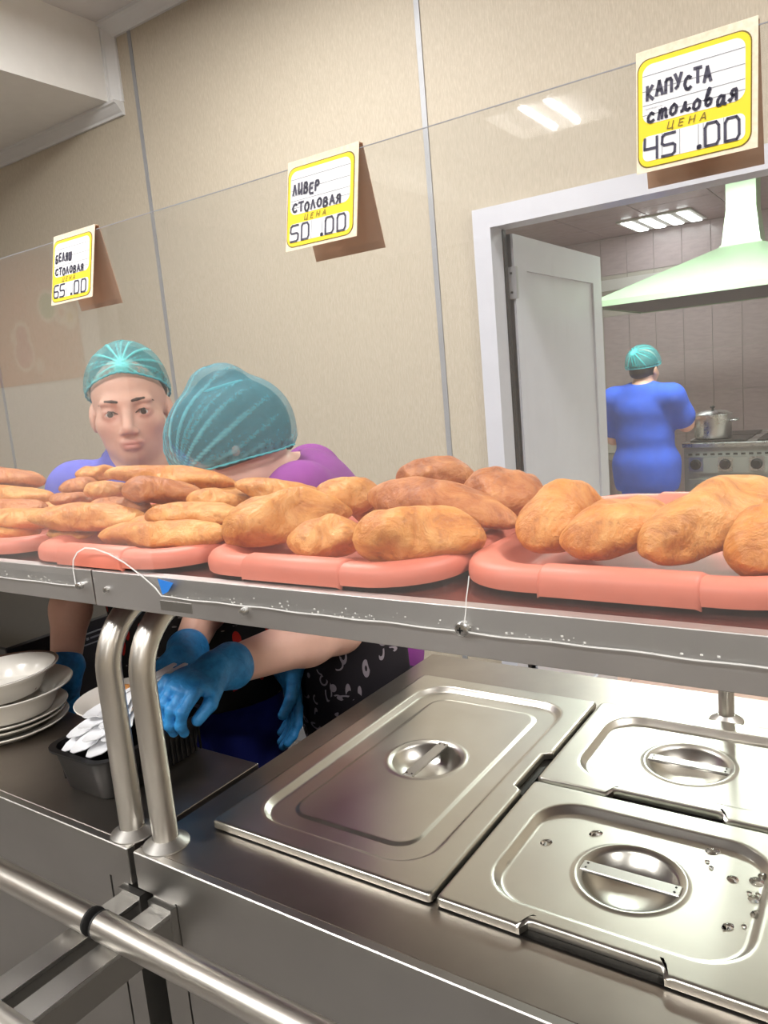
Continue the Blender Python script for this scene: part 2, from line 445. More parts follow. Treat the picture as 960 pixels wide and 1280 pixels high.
struct(MB().box(-7.2, 4.2, -6.2, WY + 0.1, -0.05, 0).build('floor', 'floor_din'), 'grey hall floor')
kf = struct(MB().box(-2.2, 2.4, WY + 0.1, KY, -0.06, -0.006).build('floor_kitchen', 'grout'), 'kitchen floor of pink tiles')
tsz = 0.4
tile_src = None
for iy in range(8):
    for ix in range(6):
        x0, y0 = -1.1 + ix * tsz, WY + 0.12 + iy * tsz
        if tile_src is None:
            tile_src = MB().box(x0 + .003, x0 + tsz - .003, y0 + .003, y0 + tsz - .003, -0.012, 0.0).build('tile', 'tile_floor', kf)
            bx, by = x0, y0
        else: link_copy(tile_src, kf, 'tile', (x0 - bx, y0 - by, 0))

ce = struct(MB().box(-7.2, 4.2, -6.2, WY + 0.1, CZ, CZ + 0.05).build('ceiling', 'ceiling'), 'plain pale grey hall ceiling')
# boxed beam along the hall
be = MB().box(-3.4, -1.975, -6.1, WY, 2.665, CZ).build('ceiling_beam', 'white_paint'); struct(be, 'white boxed beam under the hall ceiling')
def cornice(name, a, b, e1, e2, s):
    """moulding from a to b; e1, e2 point away from the corner"""
    a, b, e1, e2 = [np.array(q, float) for q in (a, b, e1, e2)]
    prof = [(0, 0), (1, 0), (1, .22), (.82, .3), (.72, .42), (.42, .72), (.3, .82), (.22, 1), (0, 1)]
    L = [[p + s * (u * e1 + v * e2) for u, v in prof] for p in (a, b)]
    o = MB().loops(L, True, True).build(name, 'cornice'); return struct(o, 'white cornice moulding')
cornice('trim_1', (-3.4, WY, 2.665), (-1.935, WY, 2.665), (0, -1, 0), (0, 0, -1), 0.05)
cornice('trim_2', (-1.975, WY, CZ), (3.9, WY, CZ), (0, -1, 0), (0, 0, -1), 0.055)
cornice('trim_3', (-1.975, WY, 2.665), (-1.975, WY, CZ), (0, -1, 0), (1, 0, 0), 0.045)

# wall behind the staff: backing with papered panels and aluminium joint strips
wb = MB().box(-7.2, DL - .02, WY + .012, WY + .1, 0, CZ).box(DR + .02, 4.2, WY + .012, WY + .1, 0, CZ).box(DL - .02, DR + .02, WY + .012, WY + .1, DT + .02, CZ)
wall = struct(wb.build('wall_back', 'beige_plain'), 'beige papered panel wall behind the serving counter')
JX = [-7.1, -5.78, -4.47, -3.16, -1.85, -0.54, 0.77, 2.08, 3.39]
for a, b in zip(JX[:-1], JX[1:]):
    mbp = MB()
    if a < 0 < b:
        mbp.box(a + .004, DL - .03, WY, WY + .012, 0, CZ).box(DR + .03, b - .004, WY, WY + .012, 0, CZ).box(DL - .03, DR + .03, WY, WY + .012, DT + .03, CZ)
    else: mbp.box(a + .004, b - .004, WY, WY + .012, 0, CZ)
    mbp.build('panel', 'wallpaper', wall)
for x in JX[1:-1]:
    MB().box(x - .009, x + .009, WY - .004, WY + .008, 0.06, CZ - .05).build('joint_strip', 'alu', wall)
bb = MB().box(-7.1, DL - .05, WY - .012, WY, 0, .06).build('baseboard_back', 'alu'); struct(bb, 'grey metal baseboard')

# door to the kitchen
d1 = struct(empty('door_1', (DL, WY, 0)), 'open white plastic kitchen door in its frame')
fw = 0.046
MB().box(DL - fw, DL, WY - .018, WY + .11, 0, DT + fw).build('frame_post', 'white_pvc', d1)
MB().box(DR, DR + fw, WY - .018, WY + .11, 0, DT + fw).build('frame_post', 'white_pvc', d1)
MB().box(DL, DR, WY - .018, WY + .11, DT, DT + fw).build('frame_head', 'white_pvc', d1)
MB().box(DL - fw - .0, DL + .012, WY - .024, WY - .018, 0, DT + fw + .004).build('frame_edge', 'white_pvc', d1)
MB().box(DL + .012, DR + fw, WY - .024, WY - .018, DT - .010, DT + fw + .004).build('frame_edge', 'white_pvc', d1)
MB().box(DL, DL + .004, WY + .085, WY + .108, 0.02, DT - .002).build('seal', 'dark_steel', d1)
lx0, lx1, ly0, ly1, lz1 = DL - .022, DL + .018, WY + .125, WY + .985, DT - .012
leaf = MB().box(lx0 + .006, lx1 - .008, ly0, ly1, 0.012, lz1).build('leaf', 'white_pvc', d1)
st = .1
for (ya, yb, za, zb) in ((ly0, ly0 + st, .012, lz1), (ly1 - st, ly1, .012, lz1), (ly0 + st, ly1 - st, lz1 - .11, lz1), (ly0 + st, ly1 - st, .012, .16), (ly0 + st, ly1 - st, .80, .9)):
    MB().box(lx0, lx1, ya, yb, za, zb).build('leaf_rail', 'white_pvc', leaf)
for z in (1.72, 0.95, 0.25):
    hg = MB().box(DL - .004, DL + .03, WY + .108, WY + .122, z - .05, z + .05).build('hinge', 'hinge', d1)
    for dz in (-.03, .03): MB().lathe((DL + .013, WY + .107, z + dz), [(.004, -.003), (.004, .003)], 8, True, True).build('hinge_screw', 'dark_steel', hg)

# remaining shell of the hall
struct(MB().box(-7.25, -7.2, -6.2, WY + .1, 0, CZ).build('wall_left', 'beige_plain'), 'beige end wall of the hall')
struct(MB().box(4.2, 4.25, -6.2, WY + .1, 0, CZ).build('wall_right', 'beige_plain'), 'beige side wall of the hall')
struct(MB().box(-7.2, 4.2, -6.25, -6.2, 0, CZ).build('wall_front', 'beige_plain'), 'beige wall behind the diners')
struct(MB().box(-7.2, -4.62, -3.75, -3.55, 0, CZ).build('wall_partition', 'white_paint'), 'white partition wall in the hall')
po = MB().box(-6.9, -4.86, -3.55, -3.54, 1.73, 2.85).build('wall_poster', 'poster'); tag(po, 'large fruit poster on the white partition, mirrored faintly in the guard', 'poster')

# kitchen shell
kb = struct(MB().box(-2.2, 2.4, KY, KY + .1, 0, KZ).build('wall_kitchen_back', 'grout'), 'tiled back wall of the kitchen')
tw, th = 0.245, 0.38
tsrc = {}
for iz in range(7):
    for ix in range(18):
        x0, z0 = -2.19 + ix * tw, iz * th
        z1 = min(z0 + th, KZ) - .003
        kind = 'tile_pink' if (1.85 > z0 + .1 and x0 > -1.75) or iz >= 6 else 'tile_pale'
        key = (kind, iz == 6)
        if key not in tsrc:
            tsrc[key] = (MB().box(x0 + .003, x0 + tw - .003, KY - .008, KY + .002, z0 + .003, z1).build('tile', kind, kb), x0, z0)
        else:
            s, sx, sz = tsrc[key]; link_copy(s, kb, 'tile', (x0 - sx, 0, z0 - sz))
struct(MB().box(-2.2, 2.4, KY - .03, KY - .01, 2.14, 2.24).build('trim_4', 'white_paint'), 'white trim band on the kitchen wall')
struct(MB().box(-2.25, -2.2, WY + .1, KY + .1, 0, KZ).build('wall_kitchen_left', 'tile_pale'), 'pale kitchen side wall')
struct(MB().box(2.4, 2.45, WY + .1, KY + .1, 0, KZ).build('wall_kitchen_right', 'tile_pale'), 'pale kitchen side wall')
kc = struct(MB().box(-2.2, 2.4, WY + .1, KY, KZ + .004, KZ + .06).build('ceiling_kitchen', 'grout'), 'pink panelled kitchen ceiling')
csrc = None
for iy in range(9):
    for ix in range(8):
        x0, y0 = -2.2 + ix * .575, WY + .1 + iy * .575
        if csrc is None: csrc = MB().box(x0 + .004, x0 + .571, y0 + .004, y0 + .571, KZ, KZ + .01).build('panel', 'panel_pink', kc); cx0, cy0 = x0, y0
        else: link_copy(csrc, kc, 'panel', (x0 - cx0, y0 - cy0, 0))

# ------------------------------------------------------------------ lamps
def lamp(x, y, z, label, tube, watt, colr, tubes=4, size=0.6, open_=False):
    r = thing('ceiling_lamp', label, 'lamp', (x, y, z), 'fluorescent ceiling lamps')
    h = size / 2
    g = MB()
    if open_: g.box(x - h, x + h, y - h, y + h, z - .012, z)
    else: g.loops([rrect(x, y, h, h, .004, z, 1), rrect(x, y, h, h, .004, z - .07, 1), rrect(x, y, h - .012, h - .012, .004, z - .07, 1), rrect(x, y, h - .02, h - .02, .004, z - .012, 1)], True, True)
    g.build('housing', 'white_paint', r)
    for i in range(tubes):
        tx = x + (i - (tubes - 1) / 2) * size / (tubes + (0 if tubes > 2 else 2))
        if open_: MB().box(tx - .042, tx + .042, y - h + .03, y + h - .03, z - .022, z - .012, .003).build('tube', tube, r)
        else: MB().tube([(tx, y - h + .04, z - .05), (tx, y + h - .04, z - .05)], .014, 12).build('tube', tube, r, True, 40)
    if watt:
        L = bpy.data.lights.new('lamp_light', 'AREA'); L.shape = 'SQUARE'; L.size = size - .06; L.energy = watt; L.color = colr
        lo = bpy.data.objects.new('lamp_light', L); col.objects.link(lo); lo.parent = r; lo.location = (0, 0, -.075)
    return r
M['tube_bright'] = m_emit('fluorescent_tube_far', (1.0, 0.98, 0.95), 60)
M['tube_kitchen_far'] = m_emit('fluorescent_tube_kitchen_far', (0.95, 1.0, 0.97), 7)
lamp(-1.02, -4.15, CZ, 'square two-tube ceiling lamp mirrored in the guard', 'tube_bright', 0, WARM, 2)
lamp(-1.35, -1.8, CZ, 'square ceiling lamp over the left of the hall', 'tube_warm', DINING_WATT * 1.7, WARM)
lamp(0.3, -1.7, CZ, 'square ceiling lamp over the queue behind the viewer', 'tube_warm', DINING_WATT, WARM)
lamp(2.6, -1.7, CZ, 'square ceiling lamp over the right of the hall', 'tube_warm', DINING_WATT, WARM)
lamp(2.6, -4.3, CZ, 'square ceiling lamp in the far right corner of the hall', 'tube_warm', DINING_WATT, WARM)
lamp(1.5, 0.55, CZ, 'added unseen ceiling lamp above the right end of the serving line', 'tube_warm', STAFF_FILL_WATT, WARM)  # unseen lamp, added to brighten the wall behind the staff
lamp(-0.9, 0.55, CZ, 'added unseen ceiling lamp above the workers', 'tube_warm', STAFF_FILL_WATT, WARM)  # second added lamp, also there to lift the papered wall
lamp(-5.6, -2.0, CZ, 'added unseen ceiling lamp lighting the white partition', 'tube_warm', DINING_WATT, WARM)  # added so poster and partition reflect brighter in the guard
lamp(-0.25, 3.6, KZ, 'square ceiling lamp just inside the kitchen doorway', 'tube_green', KITCHEN_WATT, GREENISH)
lamp(1.5, 3.6, KZ, 'square ceiling lamp at the hidden right side of the kitchen', 'tube_green', KITCHEN_WATT * .4, GREENISH)
lamp(-1.02, 6.45, KZ, 'square four-tube lamp near the kitchen back wall', 'tube_kitchen_far', 0, GREENISH, open_=True)

# ------------------------------------------------------------------ serving counters
CT = 0.888          # counter surface
FY = -0.082         # counter front
UX = -0.0555        # left end of the hot counter
hot = thing('hot_counter', 'stainless steel hot counter holding the three lidded food pans', 'counter', (0.5, 0.3, 0))
hx0, hx1, hy1 = UX, 1.25, 0.655
ox0, ox1, oy0, oy1 = 0.014, 0.643, 0.014, 0.518
g = MB()
for z0 in (CT,):
    g.box(hx0, hx1, FY + .0115, oy0, CT - .02, CT).box(hx0, hx1, oy1, hy1, CT - .02, CT)
    g.box(hx0, ox0, oy0, oy1, CT - .02, CT).box(ox1, hx1, oy0, oy1, CT - .02, CT)
g.build('top', 'steel_top', hot)
MB().box(hx0, hx1, FY, FY + .0115, CT - .05, CT, .0012).build('fascia', 'steel', hot)
MB().box(hx0, hx0 + .012, FY + .012, hy1, CT - .05, CT - .02).build('side_fascia', 'steel', hot)
MB().box(.008, hx1 - .02, FY + .006, hy1 - .03, .12, CT - .05).build('body', 'steel', hot)
MB().box(-.036, .0045, FY + .006, FY + .05, .0, CT - .05).build('corner_post', 'steel', hot)
MB().box(.0045, .008, FY + .012, FY + .03, .12, CT - .05).build('panel_seam', 'void', hot)
MB().box(hx0 + .012, hx1 - .02, hy1 - .012, hy1, .12, CT - .02).build('back_panel', 'steel', hot)
for (x, y) in ((hx1 - .08, FY + .08), (hx0 + .06, hy1 - .08), (hx1 - .08, hy1 - .08)):
    MB().lathe((x, y, 0), [(.018, 0), (.022, .01), (.022, .12)], 16, True, True).build('leg', 'steel_tube', hot, True, 40)

lx1_, ly1_ = -0.0675, 0.157
neu = thing('neutral_counter', 'narrow stainless steel counter with the plates and cutlery box', 'counter', (-.8, .04, 0))
MB().box(-1.6, lx1_, FY + .0115, ly1_, CT - .02, CT, .0008).build('top', 'steel_top', neu)
MB().box(-1.6, lx1_, FY, FY + .0115, CT - .05, CT, .0012).build('fascia', 'steel', neu)
MB().box(-1.6, -.122, FY + .006, ly1_ - .01, .12, CT - .05).build('body', 'steel', neu)
MB().box(-.118, -.084, FY + .006, FY + .05, 0, CT - .05).build('corner_post', 'steel', neu)
MB().box(lx1_ - .012, lx1_, FY + .012, ly1_, CT - .05, CT - .02).build('side_fascia', 'steel', neu)
for (x, y) in ((-1.5, FY + .05), (-1.5, ly1_ - .05), (lx1_ - .06, ly1_ - .05)):
    MB().lathe((x, y, 0), [(.018, 0), (.022, .01), (.022, .12)], 16, True, True).build('leg', 'steel_tube', neu, True, 40)

# food pans and lids
def pan(x0, x1, y0, y1, label):
    r = thing('food_pan', label, 'food pan', ((x0 + x1) / 2, (y0 + y1) / 2, CT - .15), 'steel food pans sunk in the hot counter')
    cx, cy, hx, hy = (x0 + x1) / 2, (y0 + y1) / 2, (x1 - x0) / 2 - .001, (y1 - y0) / 2 - .001
    MB().loops([rrect(cx, cy, hx, hy, .008, CT + .0015, 3), rrect(cx, cy, hx - .014, hy - .014, .012, CT + .0022, 3), rrect(cx, cy, hx - .017, hy - .017, .012, CT - .004, 3)]).build('rim', 'dark_steel', r, True, 35)
    MB().loops([rrect(cx, cy, hx - .017, hy - .017, .012, CT - .004, 3), rrect(cx, cy, hx - .022, hy - .022, .03, CT - .13, 3), rrect(cx, cy, hx - .06, hy - .06, .03, CT - .15, 3)], False, True).build('basin', 'dark_steel', r, True, 35)
def lid(x0, x1, y0, y1, label, bar_y, notch):
    z = 0.9
    r = thing('pan_lid', label, 'lid', ((x0 + x1) / 2, (y0 + y1) / 2, CT + .003), 'steel pan lids on the hot counter')
    cx, cy, hx, hy = (x0 + x1) / 2, (y0 + y1) / 2, (x1 - x0) / 2, (y1 - y0) / 2
    A = dict(n=8, m=70)
    def cutn(L, amt):
        out = []
        for (px, py, pz) in L:
            if notch == 'front' and abs(px - cx) < .068 and py < cy: py = max(py, y0 + amt)
            if notch == 'right' and abs(py - cy - .02) < .05 and px > cx: px = min(px, x1 - amt)
            out.append((px, py, pz))
        return out
    nb = .0115 if notch == 'front' else .011
    L = [cutn(rrect(cx, cy, hx, hy, .006, z - .0095, **A), nb), cutn(rrect(cx, cy, hx, hy, .006, z - .0025, **A), nb),
         cutn(rrect(cx, cy, hx - .0012, hy - .0012, .006, z - .0006, **A), nb + .0012), cutn(rrect(cx, cy, hx - .003, hy - .003, .006, z, **A), nb + .003), cutn(rrect(cx, cy, hx - .0055, hy - .0055, .006, z, **A), nb + .0055)]
    f = .032
    L += [rrect(cx, cy, hx - .0215, hy - .0215, .006, z, **A), rrect(cx, cy, hx - f + .0035, hy - f + .0035, .052, z, **A), rrect(cx, cy, hx - f, hy - f, .05, z, **A), rrect(cx, cy, hx - f - .002, hy - f - .002, .048, z - .001, **A), rrect(cx, cy, hx - f - .006, hy - f - .006, .046, z - .0075, **A), rrect(cx, cy, hx - f - .009, hy - f - .009, .044, z - .0085, **A), rrect(cx, cy, hx - f - .012, hy - f - .012, .042, z - .0085, **A)]
    g2 = .055 if (hy > .2) else .018
    if hy > .2:
        L += [rrect(cx, cy, hx - f - .033, hy - f - .033, .032, z - .0085, **A), rrect(cx, cy, hx - f - .036, hy - f - .036, .03, z - .0085, **A), rrect(cx, cy, hx - f - .0375, hy - f - .0375, .029, z - .0072, **A), rrect(cx, cy, hx - f - .041, hy - f - .041, .027, z - .0068, **A), rrect(cx, cy, hx - f - .044, hy - f - .044, .025, z - .0068, **A)]
        pz = z - .0068
    else: pz = z - .0085
    ref = rrect(cx, cy, hx - .07, hy - .07, .03, z, **A)
    ang = [math.atan2(p[1] - cy, p[0] - cx) for p in ref]
    def circ(rad, zz): return [(cx + rad * math.cos(a), cy + rad * math.sin(a), zz) for a in ang]
    L += [circ(.0635, pz), circ(.0605, pz), circ(.0585, pz + .0008), circ(.0555, pz + .0012), circ(.053, pz - .0008), circ(.0505, pz - .0012), circ(.0485, pz - .004), circ(.042, pz - .014), circ(.031, pz - .021), circ(.016, pz - .0235), circ(.004, pz - .024)]
    MB().loops(L, False, True).build('cover', 'steel_lid', r, True, 50)
    w, hl = .0085, .0525
    hb = MB()
    if bar_y: hb.box(cx - w, cx + w, cy - hl, cy + hl, pz - .0035, pz + .0005, .001)
    else: hb.box(cx - hl, cx + hl, cy - w, cy + w, pz - .0035, pz + .0005, .001)
    hdl = hb.build('handle', 'steel', r)
    for s in (-1, 1):
        p = (cx, cy + s * (hl - .006)) if bar_y else (cx + s * (hl - .006), cy)
        for q in (-1, 1):
            o = (q * .004, 0) if bar_y else (0, q * .004)
            MB().lathe((p[0] + o[0], p[1] + o[1], pz + .0005), [(.0014, 0), (.001, .0006)], 8, False, True).build('rivet', 'dark_steel', hdl)
    return r
pan(0, .325, 0, .53, 'full size steel food pan under the largest lid')
pan(.331, .656, 0, .265, 'half size food pan under the wet front lid')
pan(.331, .656, .267, .532, 'half size food pan under the bright rear lid')
lid(0, .325, 0, .53, 'large steel pan lid beside the tube posts, handle pointing to the wall', True, 'right')
lb = lid(.331, .656, 0, .2625, 'half size steel lid nearest the viewer, wet with water drops', False, 'front')
lid(.331, .656, .2695, .532, 'half size steel lid at the rear, bright with kitchen reflections', False, 'front')
def m_water():
    t = NT('water'); t.p(Base_Color=(1, 1, 1, 1), Roughness=0.02, IOR=1.33, Transmission_Weight=1.0); return t.m
M['water'] = m_water()
for (x, y, r1, r2, a) in [(0.5598, 0.2148, 0.0079, 0.0066, 0.75), (0.5583, 0.1933, 0.0026, 0.0026, 0.55), (0.5642, 0.1839, 0.0026, 0.0026, 0.55), (0.5870, 0.1744, 0.0058, 0.0062, 0.85), (0.6087, 0.1810, 0.0074, 0.0074, 0.75), (0.6139, 0.1922, 0.0058, 0.0062, 0.85), (0.6109, 0.1514, 0.0064, 0.0060, 0.85), (0.6055, 0.1582, 0.0024, 0.0036, 0.55), (0.6133, 0.1595, 0.0024, 0.0036, 0.55), (0.6178, 0.1287, 0.0077, 0.0070, 0.75), (0.5956, 0.0998, 0.0061, 0.0046, 0.95), (0.3918, 0.1512, 0.0074, 0.0056, 0.85), (0.3674, 0.0972, 0.0045, 0.0040, 0.65), (0.4364, 0.1923, 0.0084, 0.0056, 0.75), (0.5928, 0.0959, 0.0023, 0.0023, 0.55), (0.6085, 0.1065, 0.0023, 0.0023, 0.55), (0.6222, 0.1478, 0.0032, 0.0035, 0.55)]:
    zz = .9 - .0084; L = []
    for k, (rr, h) in enumerate(((1, 0), (.92, .0008), (.7, .0017), (.35, .0022))):
        L.append([(x + rr * (r1 * math.cos(t) * math.cos(a) - r2 * math.sin(t) * math.sin(a)), y + rr * (r1 * math.cos(t) * math.sin(a) + r2 * math.sin(t) * math.cos(a)), zz + h) for t in np.linspace(0, 2 * PI, 16, endpoint=False)])
    MB().loops(L, True, True).build('water_drop', 'water', lb, True)

# tray rails in front of the counters
def rail(x0, x1, cap_x, label, bx):
    r = thing('tray_rail', label, 'rail', ((x0 + x1) / 2, -.2, .775), 'tray rails along the counter front')
    for y in (-.150, -.292, -.400):
        tb = MB().tube([(x0, y, .8405), (x1, y, .8405)], .0165, 20).build('tube', 'steel_tube', r, True, 40)
        MB().lathe((0, 0, 0), [(.0135, 0), (.0158, .002), (.0158, .006), (.012, .0075)], 18, True, True)
        s = 1 if cap_x > (x0 + x1) / 2 else -1
        L = [[(cap_x + s * dx, y + rr * math.cos(t), .8405 + rr * math.sin(t)) for t in np.linspace(0, 2 * PI, 18, endpoint=False)] for rr, dx in ((.0166, 0), (.0168, .003), (.0135, .005))]
        MB().loops(L, True, True).build('end_cap', 'rubber', tb, True, 40)
    for b in bx:
        # folded channel bracket: top flange, web and back-turned edge
        k = MB().box(b - .0175, b + .0175, -.44, FY - .0036, .8205, .8235).build('bracket', 'steel', r)
        MB().box(b - .0175, b - .015, -.44, FY - .0036, .785, .8205).build('bracket_web', 'steel', k)
        MB().box(b + .015, b + .0175, -.44, FY - .0036, .785, .8205).build('bracket_web', 'steel', k)
        MB().box(b + .0175, b + .0185, -.44, FY - .0036, .8195, .8245).build('bracket_edge', 'chrome', k)
        MB().box(b - .021, b + .021, FY - .0036, FY + .006, .775, .8300).build('bracket_plate', 'steel', k)
    return r
rail(-1.6, -.0525, -.0525, 'steel tray rail on the narrow counter, black cap on its end', (-.0715, -1.2))
rail(-.0345, 1.25, -.0345, 'steel tray rail along the front of the hot counter', (-.014, .9))

# ------------------------------------------------------------------ raised shelf, posts and sneeze guard
SZ = 1.2445
def shelf(x0, x1, label, posts, backs, dz):
    r = thing('serving_shelf', label, 'shelf', ((x0 + x1) / 2, .15, CT), 'raised shelves over the counters')
    MB().box(x0, x1, -.083, .300, SZ - .034, SZ + dz, .001).build('board', 'brown', r)
    MB().box(x0, x1, -.0855, -.083, SZ - .038 + dz, SZ + .0035 + dz, .0006).build('front_lip', 'steel_lip', r)
    MB().box(x0, x1, -.0835, -.072, SZ + dz + .0002, SZ + .0034 + dz).build('lip_fold', 'steel_lip', r)
    for (px, py, s, rad) in [(a, b, 1, .0158) for a, b in posts] + [(a, b, -1, .011) for a, b in backs]:
        R = .085; zb = SZ - .036 - R - .02
        pts = [(px, py, CT), (px, py, CT + .1), (px, py, zb)] + [(px, py + s * R * (1 - math.cos(t)), zb + R * math.sin(t)) for t in np.linspace(.15, PI / 2 - .25, 9)]
        e = pts[-1]; pts.append((px, e[1] + s * (.045 if s > 0 else .21), SZ - (.036 if s > 0 else .046)))
        p = MB().tube(pts, rad, 24).build('post', 'steel_tube', r, True, 50)
        MB().lathe((px, py, CT), [(rad + .0135, 0), (rad + .0130, .0015), (rad + .001, .0095), (rad - .002, .0095)], 32, True).build('flange', 'steel', p, True, 30)
    return r
sr = shelf(-.046, 1.25, 'brown topped serving shelf above the hot counter with steel edge', [(-.030, -.05), (1.2, -.05)], [(.512, .562)], 0)
sl = shelf(-1.6, -.049, 'brown topped serving shelf above the narrow counter with steel edge', [(-.092, -.052), (-1.5, -.05)], [], .0003)
def screw(x, z, root, head, y=-.0905):
    L = [[(x + rr * math.cos(t), y + dy, z + rr * math.sin(t)) for t in np.linspace(0, 2 * PI, 16, endpoint=False)] for rr, dy in ((head, .005), (head, .0), (head * .8, -.0018), (head * .45, -.0024))]
    s = MB().loops(L, True, True).build('screw', 'chrome', root, True, 40)
    if head > .005:
        MB().box(x - .0026, x + .0026, y - .0028, y - .0022, z - .0006, z + .0006).box(x - .0006, x + .0006, y - .0028, y - .0022, z - .0026, z + .0026).build('cross_slot', 'void', s)
screw(.4375, 1.2305, sr, .0062); screw(.195, 1.2225, sr, .004); screw(-.022, 1.227, sr, .0038, -.0875); screw(-.069, 1.229, sl, .0042); screw(-.42, 1.228, sl, .004)

MB().box(.068, .117, -.0862, -.0854, 1.2115, 1.2225, .0003).build('sticker', 'steel', sr)
gx0, gx1, gz0, gz1, gya, gyb = -1.5, 1.2, 1.2285, 1.607, -.0896, -.0866
sg = thing('sneeze_guard', 'clear scratched plastic guard standing along the shelf edge', 'guard', (0, -.088, gz0))
# pane outline with the arched cut-out round the post bolts
arch = [(-.0745, gz0), (-.0755, 1.247), (-.072, 1.260), (-.062, 1.2695), (-.046, 1.2755), (-.028, 1.2755), (-.005, 1.271), (.022, 1.262), (.05, 1.248), (.068, 1.237), (.0765, gz0)]
out = [(gx0, gz0)] + arch + [(gx1, gz0), (gx1, gz1), (gx0, gz1)]
n = len(out)
F = [list(range(n)), [n + i for i in reversed(range(n))]] + [[i, i + n, (i + 1) % n + n, (i + 1) % n] for i in range(n)]
obj('pane', [(x, gya, z) for x, z in out] + [(x, gyb, z) for x, z in out], F, 'acrylic', sg)
def strip(name, pts, w, mat, root, y=gya - .0003):
    P = np.array(pts, float); T = np.gradient(P, axis=0); T /= np.linalg.norm(T, axis=1)[:, None]; N = np.stack([-T[:, 1], T[:, 0]], 1) * w / 2
    V = [(p[0] + q[0], y, p[1] + q[1]) for p, q in zip(P, N)] + [(p[0] - q[0], y, p[1] - q[1]) for p, q in zip(P, N)]
    V += [(a, b + .0004, c) for a, b, c in V]; k = len(P); F = []
    for i in range(k - 1): F += [(i, i + 1, k + i + 1, k + i), (2 * k + i, 3 * k + i, 3 * k + i + 1, 2 * k + i + 1), (i, 2 * k + i, 2 * k + i + 1, i + 1), (k + i, k + i + 1, 3 * k + i + 1, 3 * k + i)]
    return obj(name, V, F, mat, root)
strip('cut_edge_glint', arch, .0016, 'glass_edge', sg)  # pale strips along the cut edges paint the light the polished rim catches
wig = [(x, gz0 + .0004 * math.sin(x * 90) + .0003 * math.sin(x * 37)) for x in np.linspace(.0765, gx1, 120)]
strip('cut_edge_glint', wig, .0011, 'glass_edge', sg)
strip('cut_edge_glint', [(x, gz0 + .0004 * math.sin(x * 70)) for x in np.linspace(gx0, -.0745, 60)], .0011, 'glass_edge', sg)
strip('top_edge', [(gx0, gz1 - .0003), (0, gz1 - .0003), (gx1, gz1 - .0003)], .0007, 'ink_grey', sg)
strip('crack', [(.4405, 1.2365), (.4425, 1.247), (.4435, 1.256), (.4462, 1.268), (.4475, 1.275)], .0008, 'glass_edge', sg)
rs = MB()
for i in range(110):
    x = random.choice([random.uniform(.08, .36), random.uniform(-.28, -.08), random.uniform(.3, .7)]); z = gz0 + abs(random.gauss(0, .004)) + .0008; s = random.uniform(.00025, .0007)
    rs.box(x - s * 1.4, x + s * 1.4, gya - .0005, gya - .0001, z - s, z + s)
ro = rs.build('residue', 'residue', sg); ro['kind'] = 'stuff'
obj('tape', [(.0745, gya - .0006, 1.2475), (.0985, gya - .0006, 1.2445), (.088, gya - .0006, 1.234), (.079, gya - .0006, 1.2305), (.0745, gya - .0002, 1.2475), (.0985, gya - .0002, 1.2445), (.088, gya - .0002, 1.234), (.079, gya - .0002, 1.2305)],
    [(0, 1, 2, 3), (7, 6, 5, 4), (0, 4, 5, 1), (1, 5, 6, 2), (2, 6, 7, 3), (3, 7, 4, 0)], 'tape', sg)['label'] = 'scrap of blue tape'

# ------------------------------------------------------------------ plastic trays
def tray(cx, cy, label, rz=0.0, hx=.152, hy=.196, z=SZ + .0015):
    r = thing('serving_tray', label, 'tray', (cx, cy, z), 'salmon plastic trays on the shelf')
    A = dict(n=8)
    def lp(i, rad, dz): return rrect(cx, cy, hx - i, hy - i, rad, z + dz, **A)
    L = [lp(.040, .04, 0), lp(.034, .046, .002), lp(.022, .055, .0165), lp(.018, .058, .0195), lp(.006, .066, .0205), lp(.0015, .07, .0185), lp(0, .071, .014), lp(.0005, .071, .0085), lp(.003, .069, .0085),
         lp(.0035, .069, .0135), lp(.007, .066, .0175), lp(.0195, .057, .0165), lp(.024, .053, .0145), lp(.036, .044, .004), lp(.042, .04, .0025)]
    # inside faces first up the wall, over the rim and down the skirt; floor closes the inside
    prof = [(.055, .03, .0035), (.046, .04, .0035), (.040, .044, .006), (.030, .05, .0195), (.026, .053, .0225), (.019, .058, .0245), (.010, .064, .0245), (.004, .068, .0220), (.001, .07, .0175), (0, .071, .011), (.0004, .071, .0055), (.0026, .07, .0055), (.003, .069, .011), (.010, .064, .0195), (.024, .055, .019), (.030, .05, .0155), (.040, .043, .0008), (.048, .038, 0)]
    MB().loops([lp(*q) for q in prof][::-1], True, True).build('body', 'tray', r, True, 60)
    for s in (-1, 1):     # thickened grip on each short side
        y0 = cy + s * hy
        gp = [(-.0285, .0195), (-.024, .0252), (-.018, .0268), (-.009, .0266), (-.002, .0238), (.0014, .018), (.0024, .011), (.0022, .0040), (-.0002, .0040), (-.002, .012)]
        L = [[(x, y0 + s * (py - d * .0028), z + pz - d * .0026) for py, pz in gp] for x, d in ((cx - .0625, 1), (cx - .0605, .35), (cx - .0585, 0), (cx + .0585, 0), (cx + .0605, .35), (cx + .0625, 1))]
        MB().loops(L, True, True).build('grip', 'tray', r, True, 60)
    if rz: r.rotation_euler = (0, 0, rz)
    return r
tray(.5465, .150, 'salmon plastic tray at the right, with the cabbage pasties')
tray(.2415, .125, 'salmon plastic tray below the middle price tag')
tray(-.062, .118, 'salmon plastic tray below the left price tag, heaped with long pasties')
tray(-.372, .125, 'salmon plastic tray cut off by the left picture edge')

